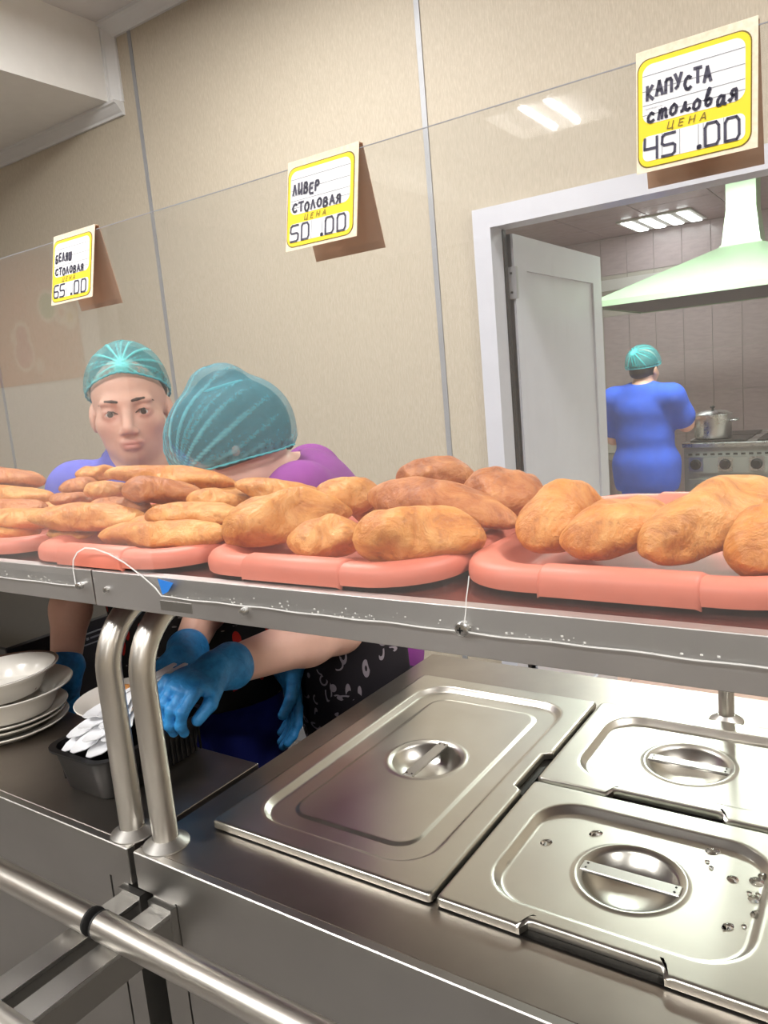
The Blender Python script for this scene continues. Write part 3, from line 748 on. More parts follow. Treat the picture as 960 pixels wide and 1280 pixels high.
# ------------------------------------------------------------------ fried pasties
def pasty(a, b, rh, rw, mat, label, group, taper=(1.0, 1.0), arch=0.0, seed=0, crease=0.0, sq=2.3):
    a = np.array(a, float); b = np.array(b, float); ax = b - a; L = np.linalg.norm(ax); ax /= L; rh *= 1.08; rw *= 1.14
    side = nrm(np.cross([0, 0, 1], ax)); up = np.cross(ax, side)
    n, k = 44, 36; R = np.random.default_rng(seed); V = []
    ph = R.uniform(0, 6.28, 12); am = R.uniform(.5, 1, 12)
    for i in range(n + 1):
        t = i / n; u = 2 * t - 1
        prof = max(0.0, 1 - abs(u) ** sq) ** .55
        tp = taper[0] * (1 - t) + taper[1] * t
        c = a + ax * (L * t) + np.array([0, 0, 1]) * arch * (1 - u * u) + side * (.10 * rw * math.sin(2.2 * t * PI + ph[0]))
        for j in range(k):
            th = 2 * PI * j / k; co, si = math.cos(th), math.sin(th)
            bump = 1 + .07 * am[0] * math.sin(3 * th + 2 * t * 3 + ph[1]) + .085 * am[1] * math.sin(2 * th - 7 * t + ph[2]) + 0.055 * am[2] * math.sin(9 * t + 4 * th + ph[3]) + .026 * math.sin(17 * t + 3 * th + ph[4]) + .020 * math.sin(23 * t - 6 * th + ph[5])
            cr = -crease * math.exp(-((math.sin((th - 1.1 - .5 * math.sin(3 * t + ph[6])) / 2)) / .10) ** 2) * (1 - u * u)
            lo = .80 if si < 0 else 1.0
            rr = prof * tp * (bump + cr)
            V.append(c + side * (rw * rr * co) + up * (rh * lo * rr * si))
    F = [(i * k + j, i * k + (j + 1) % k, (i + 1) * k + (j + 1) % k, (i + 1) * k + j) for i in range(n) for j in range(k)]
    o = obj('fried_pasty', V, F, mat, None, True); return tag(o, label, 'pasty', group)
pasty((0.4532, 0.0120, 1.2784), (0.4681, 0.1500, 1.2803), 0.030, 0.030, 'dough_orange', 'arched golden pasty, leftmost in the right tray', 'pasties in the right tray', (1.0, 0.95), 0.014, 1, 0.10, 2.5)
pasty((0.5066, -0.0100, 1.2814), (0.5440, 0.1300, 1.2846), 0.025, 0.034, 'dough_orange', 'golden pasty with a folded front, second from left in the right tray', 'pasties in the right tray', (1.12, 0.72), 0.006, 2, 0.18, 2.5)
pasty((0.5666, -0.0180, 1.2821), (0.6290, 0.1400, 1.3053), 0.029, 0.031, 'dough_gold', 'big golden pasty lying diagonally, second from right in the right tray', 'pasties in the right tray', (1.0, 0.95), 0.000, 3, 0.08, 2.5)
pasty((0.6304, -0.0180, 1.2781), (0.6840, 0.1200, 1.2885), 0.029, 0.031, 'dough_orange', 'golden pasty cut off by the right picture edge', 'pasties in the right tray', (1.0, 1.0), 0.000, 4, 0.05, 2.5)
pasty((0.1030, -0.0200, 1.2818), (0.1886, 0.1100, 1.2845), 0.034, 0.036, 'dough_gold', 'fat tapering pasty, front left in the tray below the middle tag', 'pasties in the tray below the middle tag', (1.12, 0.6), 0.006, 5, 0.16, 2.5)
pasty((0.1982, -0.0200, 1.2766), (0.2648, 0.0300, 1.2751), 0.021, 0.028, 'dough_gold', 'flattish golden pasty between two fat ones, tray below the middle tag', 'pasties in the tray below the middle tag', (0.9, 1.1), 0.000, 6, 0.05, 2.5)
pasty((0.2951, -0.0350, 1.2869), (0.3985, 0.0400, 1.2762), 0.029, 0.034, 'dough_orange', 'plump golden pasty at the front of the tray below the middle tag', 'pasties in the tray below the middle tag', (1.12, 0.85), 0.002, 7, 0.08, 2.5)
pasty((0.2355, 0.0800, 1.3089), (0.4116, 0.0850, 1.2800), 0.023, 0.030, 'dough_brown', 'long brown pasty with a dark spot, behind the plump front one', 'pasties in the tray below the middle tag', (1.05, 0.85), 0.006, 8, 0.10, 2.5)
pasty((0.1921, 0.2100, 1.3098), (0.2968, 0.2200, 1.3094), 0.020, 0.030, 'dough_brown', 'small brown pasty, topmost of the heap below the middle tag', 'pasties in the tray below the middle tag', (1, 1), 0.004, 9, 0.04, 2.5)
pasty((0.3155, 0.1500, 1.2958), (0.4143, 0.1500, 1.2896), 0.029, 0.034, 'dough_brown', 'round brown pasty at the right back of the tray below the middle tag', 'pasties in the tray below the middle tag', (1.0, 1.0), 0.006, 10, 0.10, 2.5)
pasty((0.1266, 0.1200, 1.2996), (0.2087, 0.1400, 1.2987), 0.023, 0.030, 'dough_gold', 'short golden pasty in the back row, left of the brown ones', 'pasties in the tray below the middle tag', (1, 1), 0.000, 11, 0.12, 2.5)
pasty((0.0096, 0.1000, 1.3201), (0.1169, 0.1500, 1.2904), 0.016, 0.025, 'dough_gold', 'thin pale golden pasty in front of the bending worker', 'pasties in the tray below the middle tag', (0.8, 1.1), 0.000, 12, 0.05, 2.5)
pasty((-0.0899, -0.0350, 1.2774), (0.0929, 0.0000, 1.2754), 0.017, 0.026, 'dough_orange', 'long flat pasty at the front of the tray below the left tag', 'long pasties in the tray below the left tag', (0.9, 1.05), 0.000, 13, 0.05, 3.0)
pasty((-0.0685, 0.0200, 1.2925), (0.0656, 0.0600, 1.2866), 0.015, 0.026, 'dough_gold', 'long pale pasty just behind the front one, tray below the left tag', 'long pasties in the tray below the left tag', (1, 1), 0.000, 14, 0.05, 3.0)
pasty((-0.2471, -0.0300, 1.2962), (-0.1017, 0.0500, 1.2797), 0.018, 0.028, 'dough_orange', 'long orange pasty at the front left of the tray below the left tag', 'long pasties in the tray below the left tag', (1, 1), 0.000, 15, 0.05, 3.0)
pasty((-0.1528, 0.0500, 1.3206), (-0.0661, 0.1200, 1.2984), 0.019, 0.026, 'dough_brown', 'dark orange pasty in the middle of the heap below the left tag', 'long pasties in the tray below the left tag', (1.1, 0.8), 0.002, 16, 0.05, 3.0)
pasty((-0.2280, 0.0800, 1.3392), (-0.0828, 0.2000, 1.3039), 0.015, 0.026, 'dough_orange', 'long pasty lying on top of the heap below the left tag', 'long pasties in the tray below the left tag', (1, 1), 0.003, 17, 0.05, 3.0)
pasty((-0.3703, 0.1300, 1.3311), (-0.3530, 0.2000, 1.3235), 0.013, 0.022, 'dough_orange', 'stubby pasty end at the top left of the heap below the left tag', 'long pasties in the tray below the left tag', (1, 1), 0.000, 18, 0.05, 3.0)
pasty((-0.3314, 0.0800, 1.3157), (-0.3472, 0.1500, 1.3098), 0.015, 0.022, 'dough_brown', 'small brown pasty end poking out at the left of the heap', 'long pasties in the tray below the left tag', (1, 1), 0.000, 19, 0.05, 3.0)
pasty((-0.2632, 0.0700, 1.3150), (-0.2499, 0.1400, 1.3025), 0.015, 0.024, 'dough_gold', 'pale pasty end in the left of the heap below the left tag', 'long pasties in the tray below the left tag', (1, 1), 0.000, 20, 0.05, 3.0)
pasty((-0.1897, 0.0200, 1.3012), (-0.1326, 0.0800, 1.2912), 0.013, 0.026, 'dough_brown', 'brown flat pasty in the middle layer below the left tag', 'long pasties in the tray below the left tag', (1, 1), 0.000, 21, 0.05, 3.0)
pasty((-0.0391, 0.0600, 1.3066), (0.0231, 0.1200, 1.2926), 0.014, 0.026, 'dough_gold', 'golden pasty at the right of the heap below the left tag', 'long pasties in the tray below the left tag', (1, 1), 0.000, 22, 0.05, 3.0)
pasty((-0.3255, 0.0500, 1.3037), (-0.3173, 0.1200, 1.2942), 0.011, 0.024, 'dough_brown', 'thin brown pasty at the left of the middle layer', 'long pasties in the tray below the left tag', (1, 1), 0.000, 23, 0.05, 3.0)
pasty((-0.2207, -0.0250, 1.2718), (-0.2027, 0.0500, 1.2567), 0.012, 0.026, 'dough_gold', 'flat pasty low at the left of the tray below the left tag', 'long pasties in the tray below the left tag', (1, 1), 0.000, 24, 0.05, 3.0)
pasty((-0.0838, 0.0000, 1.2795), (-0.0519, 0.0900, 1.2677), 0.015, 0.028, 'dough_orange', 'golden pasty in the bottom layer, mostly under others below the left tag', 'long pasties in the tray below the left tag', (1, 1), 0.000, 25, 0.05, 3.0)
pasty((-0.5783, 0.0800, 1.3363), (-0.5031, 0.1600, 1.3169), 0.017, 0.028, 'dough_brown', 'brown pasty on top of the heap at the left picture edge', 'pasties in the tray at the left edge', (1, 1), 0.000, 26, 0.05, 3.0)
pasty((-0.5551, 0.0500, 1.3124), (-0.4347, 0.1300, 1.2943), 0.015, 0.028, 'dough_orange', 'flat orange pasty in the second layer at the left picture edge', 'pasties in the tray at the left edge', (1, 1), 0.000, 27, 0.05, 3.0)
pasty((-0.5476, 0.0300, 1.2959), (-0.4133, 0.1000, 1.2838), 0.013, 0.028, 'dough_brown', 'flat brown pasty in the third layer at the left picture edge', 'pasties in the tray at the left edge', (1, 1), 0.000, 28, 0.05, 3.0)
pasty((-0.4274, -0.0100, 1.2838), (-0.3233, 0.0700, 1.2732), 0.015, 0.028, 'dough_gold', 'golden pasty in the lower layer at the left picture edge', 'pasties in the tray at the left edge', (1, 1), 0.000, 29, 0.05, 3.0)
pasty((-0.4298, -0.0300, 1.2657), (-0.3592, 0.0500, 1.2564), 0.015, 0.028, 'dough_orange', 'lowest orange pasty at the left picture edge', 'pasties in the tray at the left edge', (1, 1), 0.000, 30, 0.05, 3.0)
pasty((-0.2000, 0.0600, 1.2720), (-0.1300, 0.1600, 1.2720), 0.017, 0.028, 'dough_gold', 'bottom-layer pasty at the left back of the tray below the left tag', 'long pasties in the tray below the left tag', (1.0, 1.0), 0.0, 60, 0.05, 2.6)
pasty((-0.1200, 0.0900, 1.2720), (-0.0400, 0.1800, 1.2720), 0.017, 0.028, 'dough_gold', 'bottom-layer pasty in the middle back of the tray below the left tag', 'long pasties in the tray below the left tag', (1.0, 1.0), 0.0, 61, 0.05, 2.6)
pasty((-0.0300, 0.0700, 1.2700), (0.0500, 0.1600, 1.2700), 0.016, 0.028, 'dough_gold', 'bottom-layer pasty at the right back of the tray below the left tag', 'long pasties in the tray below the left tag', (1.0, 1.0), 0.0, 62, 0.05, 2.6)
pasty((-0.1900, 0.1200, 1.2980), (-0.0600, 0.2100, 1.2900), 0.014, 0.026, 'dough_gold', 'middle-layer pasty hidden under the long top one, tray below the left tag', 'long pasties in the tray below the left tag', (1.0, 1.0), 0.0, 63, 0.05, 2.6)
pasty((-0.3800, 0.0500, 1.2720), (-0.3000, 0.1400, 1.2720), 0.017, 0.028, 'dough_gold', 'bottom-layer pasty at the right back of the leftmost tray', 'pasties in the tray at the left edge', (1.0, 1.0), 0.0, 64, 0.05, 2.6)
pasty((-0.5000, 0.0600, 1.2720), (-0.4100, 0.1500, 1.2720), 0.017, 0.028, 'dough_gold', 'bottom-layer pasty at the left back of the leftmost tray', 'pasties in the tray at the left edge', (1.0, 1.0), 0.0, 65, 0.05, 2.6)
pasty((-0.3900, 0.1000, 1.2960), (-0.3100, 0.1800, 1.2960), 0.014, 0.026, 'dough_gold', 'middle-layer pasty at the right of the leftmost tray heap', 'pasties in the tray at the left edge', (1.0, 1.0), 0.0, 66, 0.05, 2.6)
pasty((0.1400, 0.1700, 1.2760), (0.2400, 0.2000, 1.2760), 0.022, 0.030, 'dough_gold', 'bottom-layer pasty at the left back of the tray below the middle tag', 'pasties in the tray below the middle tag', (1.0, 1.0), 0.0, 67, 0.05, 2.6)
pasty((0.2500, 0.1900, 1.2780), (0.3500, 0.2200, 1.2780), 0.024, 0.032, 'dough_gold', 'bottom-layer pasty at the right back of the tray below the middle tag', 'pasties in the tray below the middle tag', (1.0, 1.0), 0.0, 68, 0.05, 2.6)

# ------------------------------------------------------------------ price tags
LET = {
 'К': [[(0, 0), (.05, 1)], [(.75, 1), (.06, .45), (.8, 0)]], 'А': [[(0, 0), (.42, 1), (.85, 0)], [(.15, .35), (.7, .35)]],
 'П': [[(0, 0), (.05, 1), (.8, 1), (.8, 0)]], 'У': [[(0, 1), (.4, .45)], [(.85, 1), (.35, .1), (.1, 0)]],
 'С': [[(.8, .85), (.5, 1), (.15, .8), (0, .45), (.2, .08), (.5, 0), (.8, .15)]], 'Т': [[(0, 1), (.9, 1)], [(.45, 1), (.45, 0)]],
 'Л': [[(0, 0), (.35, 1), (.75, 0)]], 'И': [[(0, 1), (0, .12), (.15, 0), (.7, .35)], [(.7, 1), (.75, -.1)]],
 'В': [[(0, 0), (.08, 1), (.55, 1), (.65, .75), (.5, .55), (.1, .52), (.6, .48), (.75, .22), (.55, 0), (0, 0)]],
 'Е': [[(.75, 1), (.05, 1), (0, 0), (.75, 0)], [(.04, .5), (.6, .5)]],
 'Р': [[(0, 0), (.08, 1), (.6, 1), (.75, .75), (.55, .5), (.05, .48)]], 'О': [[(.4, 1), (.1, .8), (0, .4), (.2, .05), (.5, 0), (.75, .3), (.78, .7), (.6, .95), (.4, 1)]],
 'Я': [[(.7, 0), (.7, 1), (.25, .95), (.12, .7), (.3, .5), (.7, .5)], [(.4, .5), (0, 0)]],
 'Б': [[(.7, 1), (.05, 1), (0, 0), (.5, 0), (.7, .25), (.5, .5), (.04, .5)]],
 'Ш': [[(0, 1), (0, 0), (.9, 0), (.9, 1)], [(.45, 1), (.45, 0)]],
 'с': [[(.65, .55), (.35, .7), (.05, .4), (.1, .08), (.4, 0), (.7, .12)]],
 'т': [[(0, 0), (.1, .65)], [(.06, .4), (.25, .68), (.38, .6), (.38, 0)], [(.38, .42), (.6, .68), (.75, .6), (.78, .05), (.95, .05)]],
 'о': [[(.4, .7), (.08, .5), (.05, .15), (.3, 0), (.65, .15), (.7, .5), (.4, .7)]],
 'л': [[(0, .05), (.15, .05), (.4, .7), (.45, .1), (.7, .0), (.9, .12)]],
 'в': [[(0, .4), (.3, .8), (.45, 1.15), (.3, 1.2), (.12, .7), (.1, .15), (.3, 0), (.6, .12), (.65, .42), (.4, .5), (.2, .4)]],
 'а': [[(.65, .62), (.3, .7), (.05, .4), (.1, .05), (.4, .05), (.62, .4), (.68, .7), (.68, .1), (.9, .05)]],
 'я': [[(.75, 0), (.68, .75), (.3, .72), (.18, .5), (.35, .35), (.7, .36)], [(.45, .35), (.15, 0), (0, .1)]],
 '0': [[(.04, 0), (.02, 1), (.8, 1), (.82, 0), (.04, 0)]], '4': [[(.02, 1), (0, .5), (.8, .5)], [(.8, 1), (.8, 0)]],
 '5': [[(.85, 1), (.05, 1), (.0, .5), (.85, .5), (.8, 0), (.0, 0)]], '6': [[(.85, 1), (.05, 1), (.02, 0), (.8, 0), (.82, .5), (.04, .5)]], '.': [[(0, 0), (.12, 0), (.12, .09), (0, .09), (0, 0)]],
}
def price_tag(x0, x1, dyf, dyb, word1, word2, digits, label):
    ztop, zb = 1.6115, 1.5405; yt = -.0905
    r = thing('price_tag', label, 'price tag', ((x0 + x1) / 2, -.088, 1.535), 'folded price tags on the guard edge')
    w = x1 - x0
    def P(u, v, o=0.0):
        # point on the front leaf, o metres proud of it
        nv = nrm((0, -(ztop - zb), -dyf)) if False else nrm((0, -1.0, -dyf / (ztop - zb) * 1.0))
        p = np.array([x0 + w * u, yt - dyf * (1 - v) - .004 * 0, zb + (ztop - zb) * v]); return p + nv * o
    def sheet(name, pts, o, mat, par, th=.00025):
        n = len(pts); V = [P(u, v, o) for u, v in pts] + [P(u, v, o - th) for u, v in pts]
        F = [list(range(n)), [n + i for i in reversed(range(n))]] + [[i, i + n, (i + 1) % n + n, (i + 1) % n] for i in range(n)]
        return obj(name, V, F, mat, par)
    def rr(u0, u1, v0, v1, rad): return [(p[0], p[1]) for p in rrect((u0 + u1) / 2, (v0 + v1) / 2, (u1 - u0) / 2, (v1 - v0) / 2, rad, 0, 6)]
    card = sheet('front_leaf', [(0, 0), (1, 0), (1, 1), (0, 1)], 0, 'card', r, .0006)
    bz = 1.536
    bl = MB(); Q = [(x0, yt + .0002, ztop), (x1, yt + .0002, ztop), (x1, -.0855, ztop), (x0, -.0855, ztop)]
    bl.add(Q + [(a, b, c - .0006) for a, b, c in Q], [(0, 1, 2, 3), (7, 6, 5, 4), (0, 4, 5, 1), (2, 6, 7, 3), (1, 5, 6, 2), (0, 3, 7, 4)])
    bl.build('fold', 'card', r)
    Q = [(x0, -.0855, ztop), (x1, -.0855, ztop), (x1, -.0855 + dyb, bz), (x0, -.0855 + dyb, bz)]
    MB().add(Q + [(a, b - .0006, c) for a, b, c in Q], [(0, 1, 2, 3), (7, 6, 5, 4), (0, 4, 5, 1), (2, 6, 7, 3), (1, 5, 6, 2), (0, 3, 7, 4)]).build('back_leaf', 'card_shaded', r)
    sheet('outline', rr(.012, .955, .032, .925, .1), .0002, 'ink_brown', card)
    sheet('yellow_ground', rr(.022, .945, .042, .915, .095), .0004, 'paper_yellow', card)
    sheet('name_field', rr(.058, .905, .392, .875, .085), .0006, 'paper_white', card)
    lo = rr(.058, .905, .088, .292, .05); sheet('price_field', lo, .0006, 'paper_white', card)
    for v in (.785, .66, .545, .465): sheet('rule', [(.06, v), (.903, v), (.903, v + .005), (.06, v + .005)], .0008, 'ink_grey', card, .0001)
    for u in (.225, .375, .53, .57, .735): sheet('rule', [(u, .09), (u + .005, .09), (u + .005, .29), (u, .29)], .0008, 'ink_grey', card, .0001)
    def stroke(name, polys, o, width, mat):
        V = []; F = []
        for pl in polys:
            Pl = np.array(pl, float)
            if len(Pl) > 3:      # round the hand-drawn corners a little
                Pl = np.concatenate([[Pl[0]], np.concatenate([[.82 * a + .18 * b, .18 * a + .82 * b] for a, b in zip(Pl[:-1], Pl[1:])]), [Pl[-1]]])
            for a, b in zip(Pl[:-1], Pl[1:]):
                d = b - a; l = np.linalg.norm(d)
                if l < 1e-6: continue
                d /= l; a2 = a - d * width * .3; b2 = b + d * width * .3; q = np.array([-d[1], d[0]]) * width / 2; k = len(V)
                V += [P(*(a2 - q), o), P(*(b2 - q), o), P(*(b2 + q), o), P(*(a2 + q), o)]; F.append((k, k + 1, k + 2, k + 3))
        return obj(name, V, F, mat, card)
    def write(text, u0, u1, v0, v1, width, o=.0010, mat='ink', slant=.0, jig=.02, gap=1.22):
        n = len(text); cw = (u1 - u0) / (n * gap - (gap - 1)) ; polys = []
        R = np.random.default_rng(len(text) * 7 + ord(text[0]))
        for i, ch in enumerate(text):
            if ch not in LET: continue
            dv = R.uniform(-jig, jig); s = R.uniform(.93, 1.05)
            for pl in LET[ch]: polys.append([(u0 + (i * gap + x * .95 + slant * y) * cw, v0 + dv + y * (v1 - v0) * s) for x, y in pl])
        stroke('lettering', polys, o, width, mat)
    write(word1, .10, .10 + .078 * len(word1), .605, .715, .026)
    write(word2, .10, .86 if word2[0] == 'с' else .80, .405, .405 + (.115 if word2[0] == 'с' else .095), .024, slant=.12 if word2[0] == 'с' else 0, gap=1.16)
    polys = []
    for ch, u, wd in digits:
        for pl in LET[ch]: polys.append([(u + x * wd, .10 + y * .175) for x, y in pl])
    stroke('lettering', polys, .0010, .022, 'ink')
    # printed words
    def printed(text, u, v, h, mat, shear=.0, space=1.0):
        c = bpy.data.curves.new('txt', 'FONT'); c.body = text; c.size = h / .7; c.shear = shear; c.space_character = space; c.align_x = 'LEFT'
        t = bpy.data.objects.new('txt', c); col.objects.link(t); dg = bpy.context.evaluated_depsgraph_get()
        me = bpy.data.meshes.new_from_object(t.evaluated_get(dg)); vv = [tuple(q.co) for q in me.vertices]; ff = [list(q.vertices) for q in me.polygons]
        bpy.data.objects.remove(t); bpy.data.meshes.remove(me)
        asp = w / (ztop - zb)
        if vv: obj('print', [P(u + x / asp * 1.0, v + y, .0009) for x, y, z in vv], ff, mat, card)
    printed('ЦЕНА', .26, .312, .058, 'ink_brown', .25, 1.75)
    printed('Наименование', .075, .60, .014, 'ink_grey'); printed('Производитель', .075, .51, .014, 'ink_grey')
    return r
price_tag(.5885, .656, .007, .0135, 'КАПУСТА', 'столовая', [('4', .075, .135), ('5', .225, .135), ('.', .53, .15), ('0', .585, .14), ('0', .745, .14)], 'price tag КАПУСТА 45.00, largest and nearest, above the doorway')
price_tag(.3095, .3805, .0145, .020, 'ЛИВЕР', 'СТОЛОВАЯ', [('5', .075, .135), ('0', .235, .13), ('.', .52, .15), ('0', .575, .14), ('0', .74, .14)], 'price tag ЛИВЕР 50.00, middle one on the guard')
price_tag(-.0155, .0545, .0150, .016, 'БЕЛЯШ', 'СТОЛОВАЯ', [('6', .075, .135), ('5', .225, .135), ('.', .5, .15), ('0', .575, .14), ('0', .74, .14)], 'price tag БЕЛЯШ 65.00, smallest and farthest left')

# ------------------------------------------------------------------ crockery and cutlery on the narrow counter
def dish(c, R, prof, label, band=False, tilt=(0, 0), group='white plates stacked on the narrow counter'):
    r = thing('plate', label, 'plate', c, group)
    o = MB().lathe(c, [(R * a, R * b) for a, b in prof], 48, True, True).build('bowl', 'ceramic', r, True, 50)
    if band: MB().lathe(c, [(R * .985, R * .428 + .0006), (R * .945, R * .410 + .0006), (R * .945, R * .410 - .0002), (R * .985, R * .428 - .0002)], 48).build('rim_band', 'ceramic_band', r, True)
    r.rotation_euler = (tilt[0], tilt[1], 0); return r
deep = [(.05, .02), (.58, .02), (.60, 0), (.64, 0), (.70, .10), (.80, .30), (1.0, .40), (1.005, .42), (.99, .43), (.80, .345), (.70, .24), (.62, .08), (.3, .05), (.05, .05)]
shal = [(.05, .02), (.60, .02), (.62, 0), (.66, 0), (.76, .07), (1.0, .17), (1.005, .185), (.99, .195), (.76, .11), (.64, .05), (.3, .04), (.05, .04)]
PX, PY = -.578, .062
zz = CT + .0004
for i, lab in enumerate(('white dinner plate, lowest of the stack', 'white dinner plate, second from the bottom of the stack', 'white dinner plate just below the soup plates')):
    dish((PX + (.002, -.003, .004)[i], PY, zz), .1, shal, lab); zz += (.011, .011, .013)[i]
dish((PX + .008, PY + .004, zz), .108, deep, 'white soup plate, second from the top of the stack'); zz += .024
dish((PX - .004, PY, zz + .0075), .1, deep, 'white soup plate with dark rim line, topmost with food scraps', True, (0.02, -.03))
for i, (dx, dy) in enumerate(((.0, .01), (.022, .018), (.012, -.012))):
    im = Imp().ell((PX - .012 + dx + .03, PY + dy, zz + .016), (.016, .012, .006), k=.01).ell((PX - .004 + dx + .03, PY + dy + .006, zz + .018), (.01, .012, .006), k=.01)
    tag(im.build('food_scrap', 'meat', .003), ('brown scrap of meat in the top soup plate, nearest the rim', 'brown scrap of meat in the top soup plate, farthest right', 'brown scrap of meat in the top soup plate, closest to the viewer')[i], 'food', 'scraps in the top soup plate')

cb = thing('cutlery_box', 'black plastic box full of white plastic cutlery', 'box', (-.235, .07, CT))
cxx, cyy = -.237, .066; bh = .066
MB().loops([rrect(cxx, cyy, .050, .083, .018, CT, 5), rrect(cxx, cyy, .054, .087, .022, CT + .004, 5), rrect(cxx, cyy, .064, .097, .026, CT + bh - .004, 5), rrect(cxx, cyy, .071, .104, .03, CT + bh - .003, 5), rrect(cxx, cyy, .071, .104, .03, CT + bh, 5), rrect(cxx, cyy, .062, .095, .025, CT + bh, 5), rrect(cxx, cyy, .052, .085, .02, CT + .007, 5)], True, True).build('shell', 'black', cb, True, 40)
for k in range(18):
    y = cyy - .078 + k * .0092
    for s in (-1, 1): MB().box(cxx + s * .0605 - .0016, cxx + s * .0605 + .0016, y - .0012, y + .0012, CT + .008, CT + bh - .006).build('rib', 'black', cb)
def spoon_mesh(name):
    V = []; F = []; L = []
    # profile along length: (y, half width, z, dish)
    prof = [(0, .0045, 0.002, 0), (.012, .0145, 0, .002), (.028, .0185, -.001, .0045), (.042, .0155, 0, .003), (.052, .0070, .002, .001), (.058, .0048, .003, 0), (.10, .0046, .0035, 0), (.14, .0056, .0025, 0), (.160, .0062, .0015, 0), (.163, .004, .0015, 0)]
    for (y, hw, z, dsh) in prof:
        L.append([(-hw, y, z), (-hw * .5, y, z - dsh * .8), (0, y, z - dsh), (hw * .5, y, z - dsh * .8), (hw, y, z), (hw, y, z - .0013), (hw * .5, y, z - dsh * .8 - .0016), (0, y, z - dsh - .0018), (-hw * .5, y, z - dsh * .8 - .0016), (-hw, y, z - .0013)])
    return MB().loops(L, True, True)
sp0 = None
spoons = [(-.268, -.030, .945, .30, 8), (-.240, -.034, .950, .27, 2), (-.212, -.028, .946, .24, -4), (-.275, -.016, .958, .25, 12), (-.230, -.020, .962, .22, 5), (-.205, -.006, .961, .20, -2), (-.255, -.008, .972, .19, 10), (-.222, .004, .974, .16, 2), (-.262, .006, .982, .12, 8), (-.236, .012, .985, .10, 5)]
names = ['lowest on the wall side', 'low in the middle', 'low on the post side', 'leaning on the box rim', 'second layer, in the middle', 'second layer, post side', 'third layer, wall side', 'third layer, under the gloved hand', 'on top, wall side', 'on the very top of the heap']
for (x, y, z, pit, yaw), nm in zip(spoons, names):
    if sp0 is None:
        sp0 = spoon_mesh('s').build('plastic_spoon', 'spoon', None, True, 40, loc=(0, 0, 0)); s = sp0
    else: s = sp0.copy(); col.objects.link(s)
    s.location = (x, y + .004, z + .006); s.rotation_euler = (pit + .06, 0, math.radians(-yaw)); tag(s, 'white plastic spoon in the black box, ' + nm, 'spoon', 'plastic spoons in the black box')

# plate of food held by the worker's gloved hand
hp = (-.305, .125, .955)
dish(hp, .088, shal, 'white plate held out by the gloved worker, fried food on it', group='served plate')
for i, (dx, dy, a) in enumerate(((-.02, .01, .4), (.02, -.005, 1.2), (.0, .03, 2.2))):
    im = Imp().cap((hp[0] + dx - .025 * math.cos(a), hp[1] + dy - .025 * math.sin(a), hp[2] + .016 + .006 * i), (hp[0] + dx + .025 * math.cos(a), hp[1] + dy + .025 * math.sin(a), hp[2] + .018 + .006 * i), .012, .009)
    tag(im.build('fried_piece', 'dough_gold', .003), ('golden fried piece on the held plate, lowest', 'golden fried piece on the held plate, nearest the posts', 'golden fried piece on top of the held plate')[i], 'food', 'fried pieces on the held plate')

# black cabinet beside the worker
bc = thing('black_cabinet', 'black cabinet with a small white nameplate beside the worker', 'cabinet', (-.95, .36, 0))
MB().box(-1.35, -.79, .19, .50, .0, .968, .004).build('body', 'black', bc)
npb = MB().box(-.7895, -.788, 0.345, 0.425, .915, .940).build('nameplate', 'black', bc)
for (y0, y1, z0, z1) in ((0.343, 0.427, .938, .941), (0.343, 0.427, .914, .917), (0.343, 0.346, .914, .941), (0.424, 0.427, .914, .941), (0.355, 0.367, .924, .932), (0.372, 0.378, .925, .931), (0.382, 0.410, .926, .930)):
    MB().box(-.789, -.7872, y0, y1, z0, z1).build('nameplate_mark', 'ink_grey', npb)

# ------------------------------------------------------------------ kitchen furniture
ho = thing('extractor_hood', 'pale green extractor hood above the stove', 'hood', (-.12, 4.8, 1.8))
L = [[(-.93, 4.25, 1.80), (.70, 4.25, 1.80), (.70, 5.4, 1.80), (-.93, 5.4, 1.80)], [(-.93, 4.25, 1.835), (.70, 4.25, 1.835), (.70, 5.4, 1.835), (-.93, 5.4, 1.835)], [(-.24, 4.72, 2.10), (-.02, 4.72, 2.10), (-.02, 4.95, 2.10), (-.24, 4.95, 2.10)]]
MB().loops(L, False, False).build('canopy', 'hood_green', ho)
MB().loops([[(-.90, 4.28, 1.812), (.67, 4.28, 1.812), (.67, 5.37, 1.812), (-.90, 5.37, 1.812)]], False, True).build('filter', 'dark_steel', ho) if False else MB().box(-.90, .67, 4.28, 5.37, 1.806, 1.812).build('filter', 'dark_steel', ho)
MB().loops([[(-.24, 4.72, 2.10), (-.02, 4.72, 2.10), (-.02, 4.95, 2.10), (-.24, 4.95, 2.10)], [(-.215, 4.74, 2.32), (-.045, 4.74, 2.32), (-.045, 4.93, 2.32), (-.215, 4.93, 2.32)], [(-.215, 4.74, KZ - .002), (-.045, 4.74, KZ - .002), (-.045, 4.93, KZ - .002), (-.215, 4.93, KZ - .002)]], False, True).build('duct', 'hood_green', ho)
MB().box(-.25, -.01, 4.71, 4.96, 2.095, 2.105).build('collar', 'hood_green', ho)

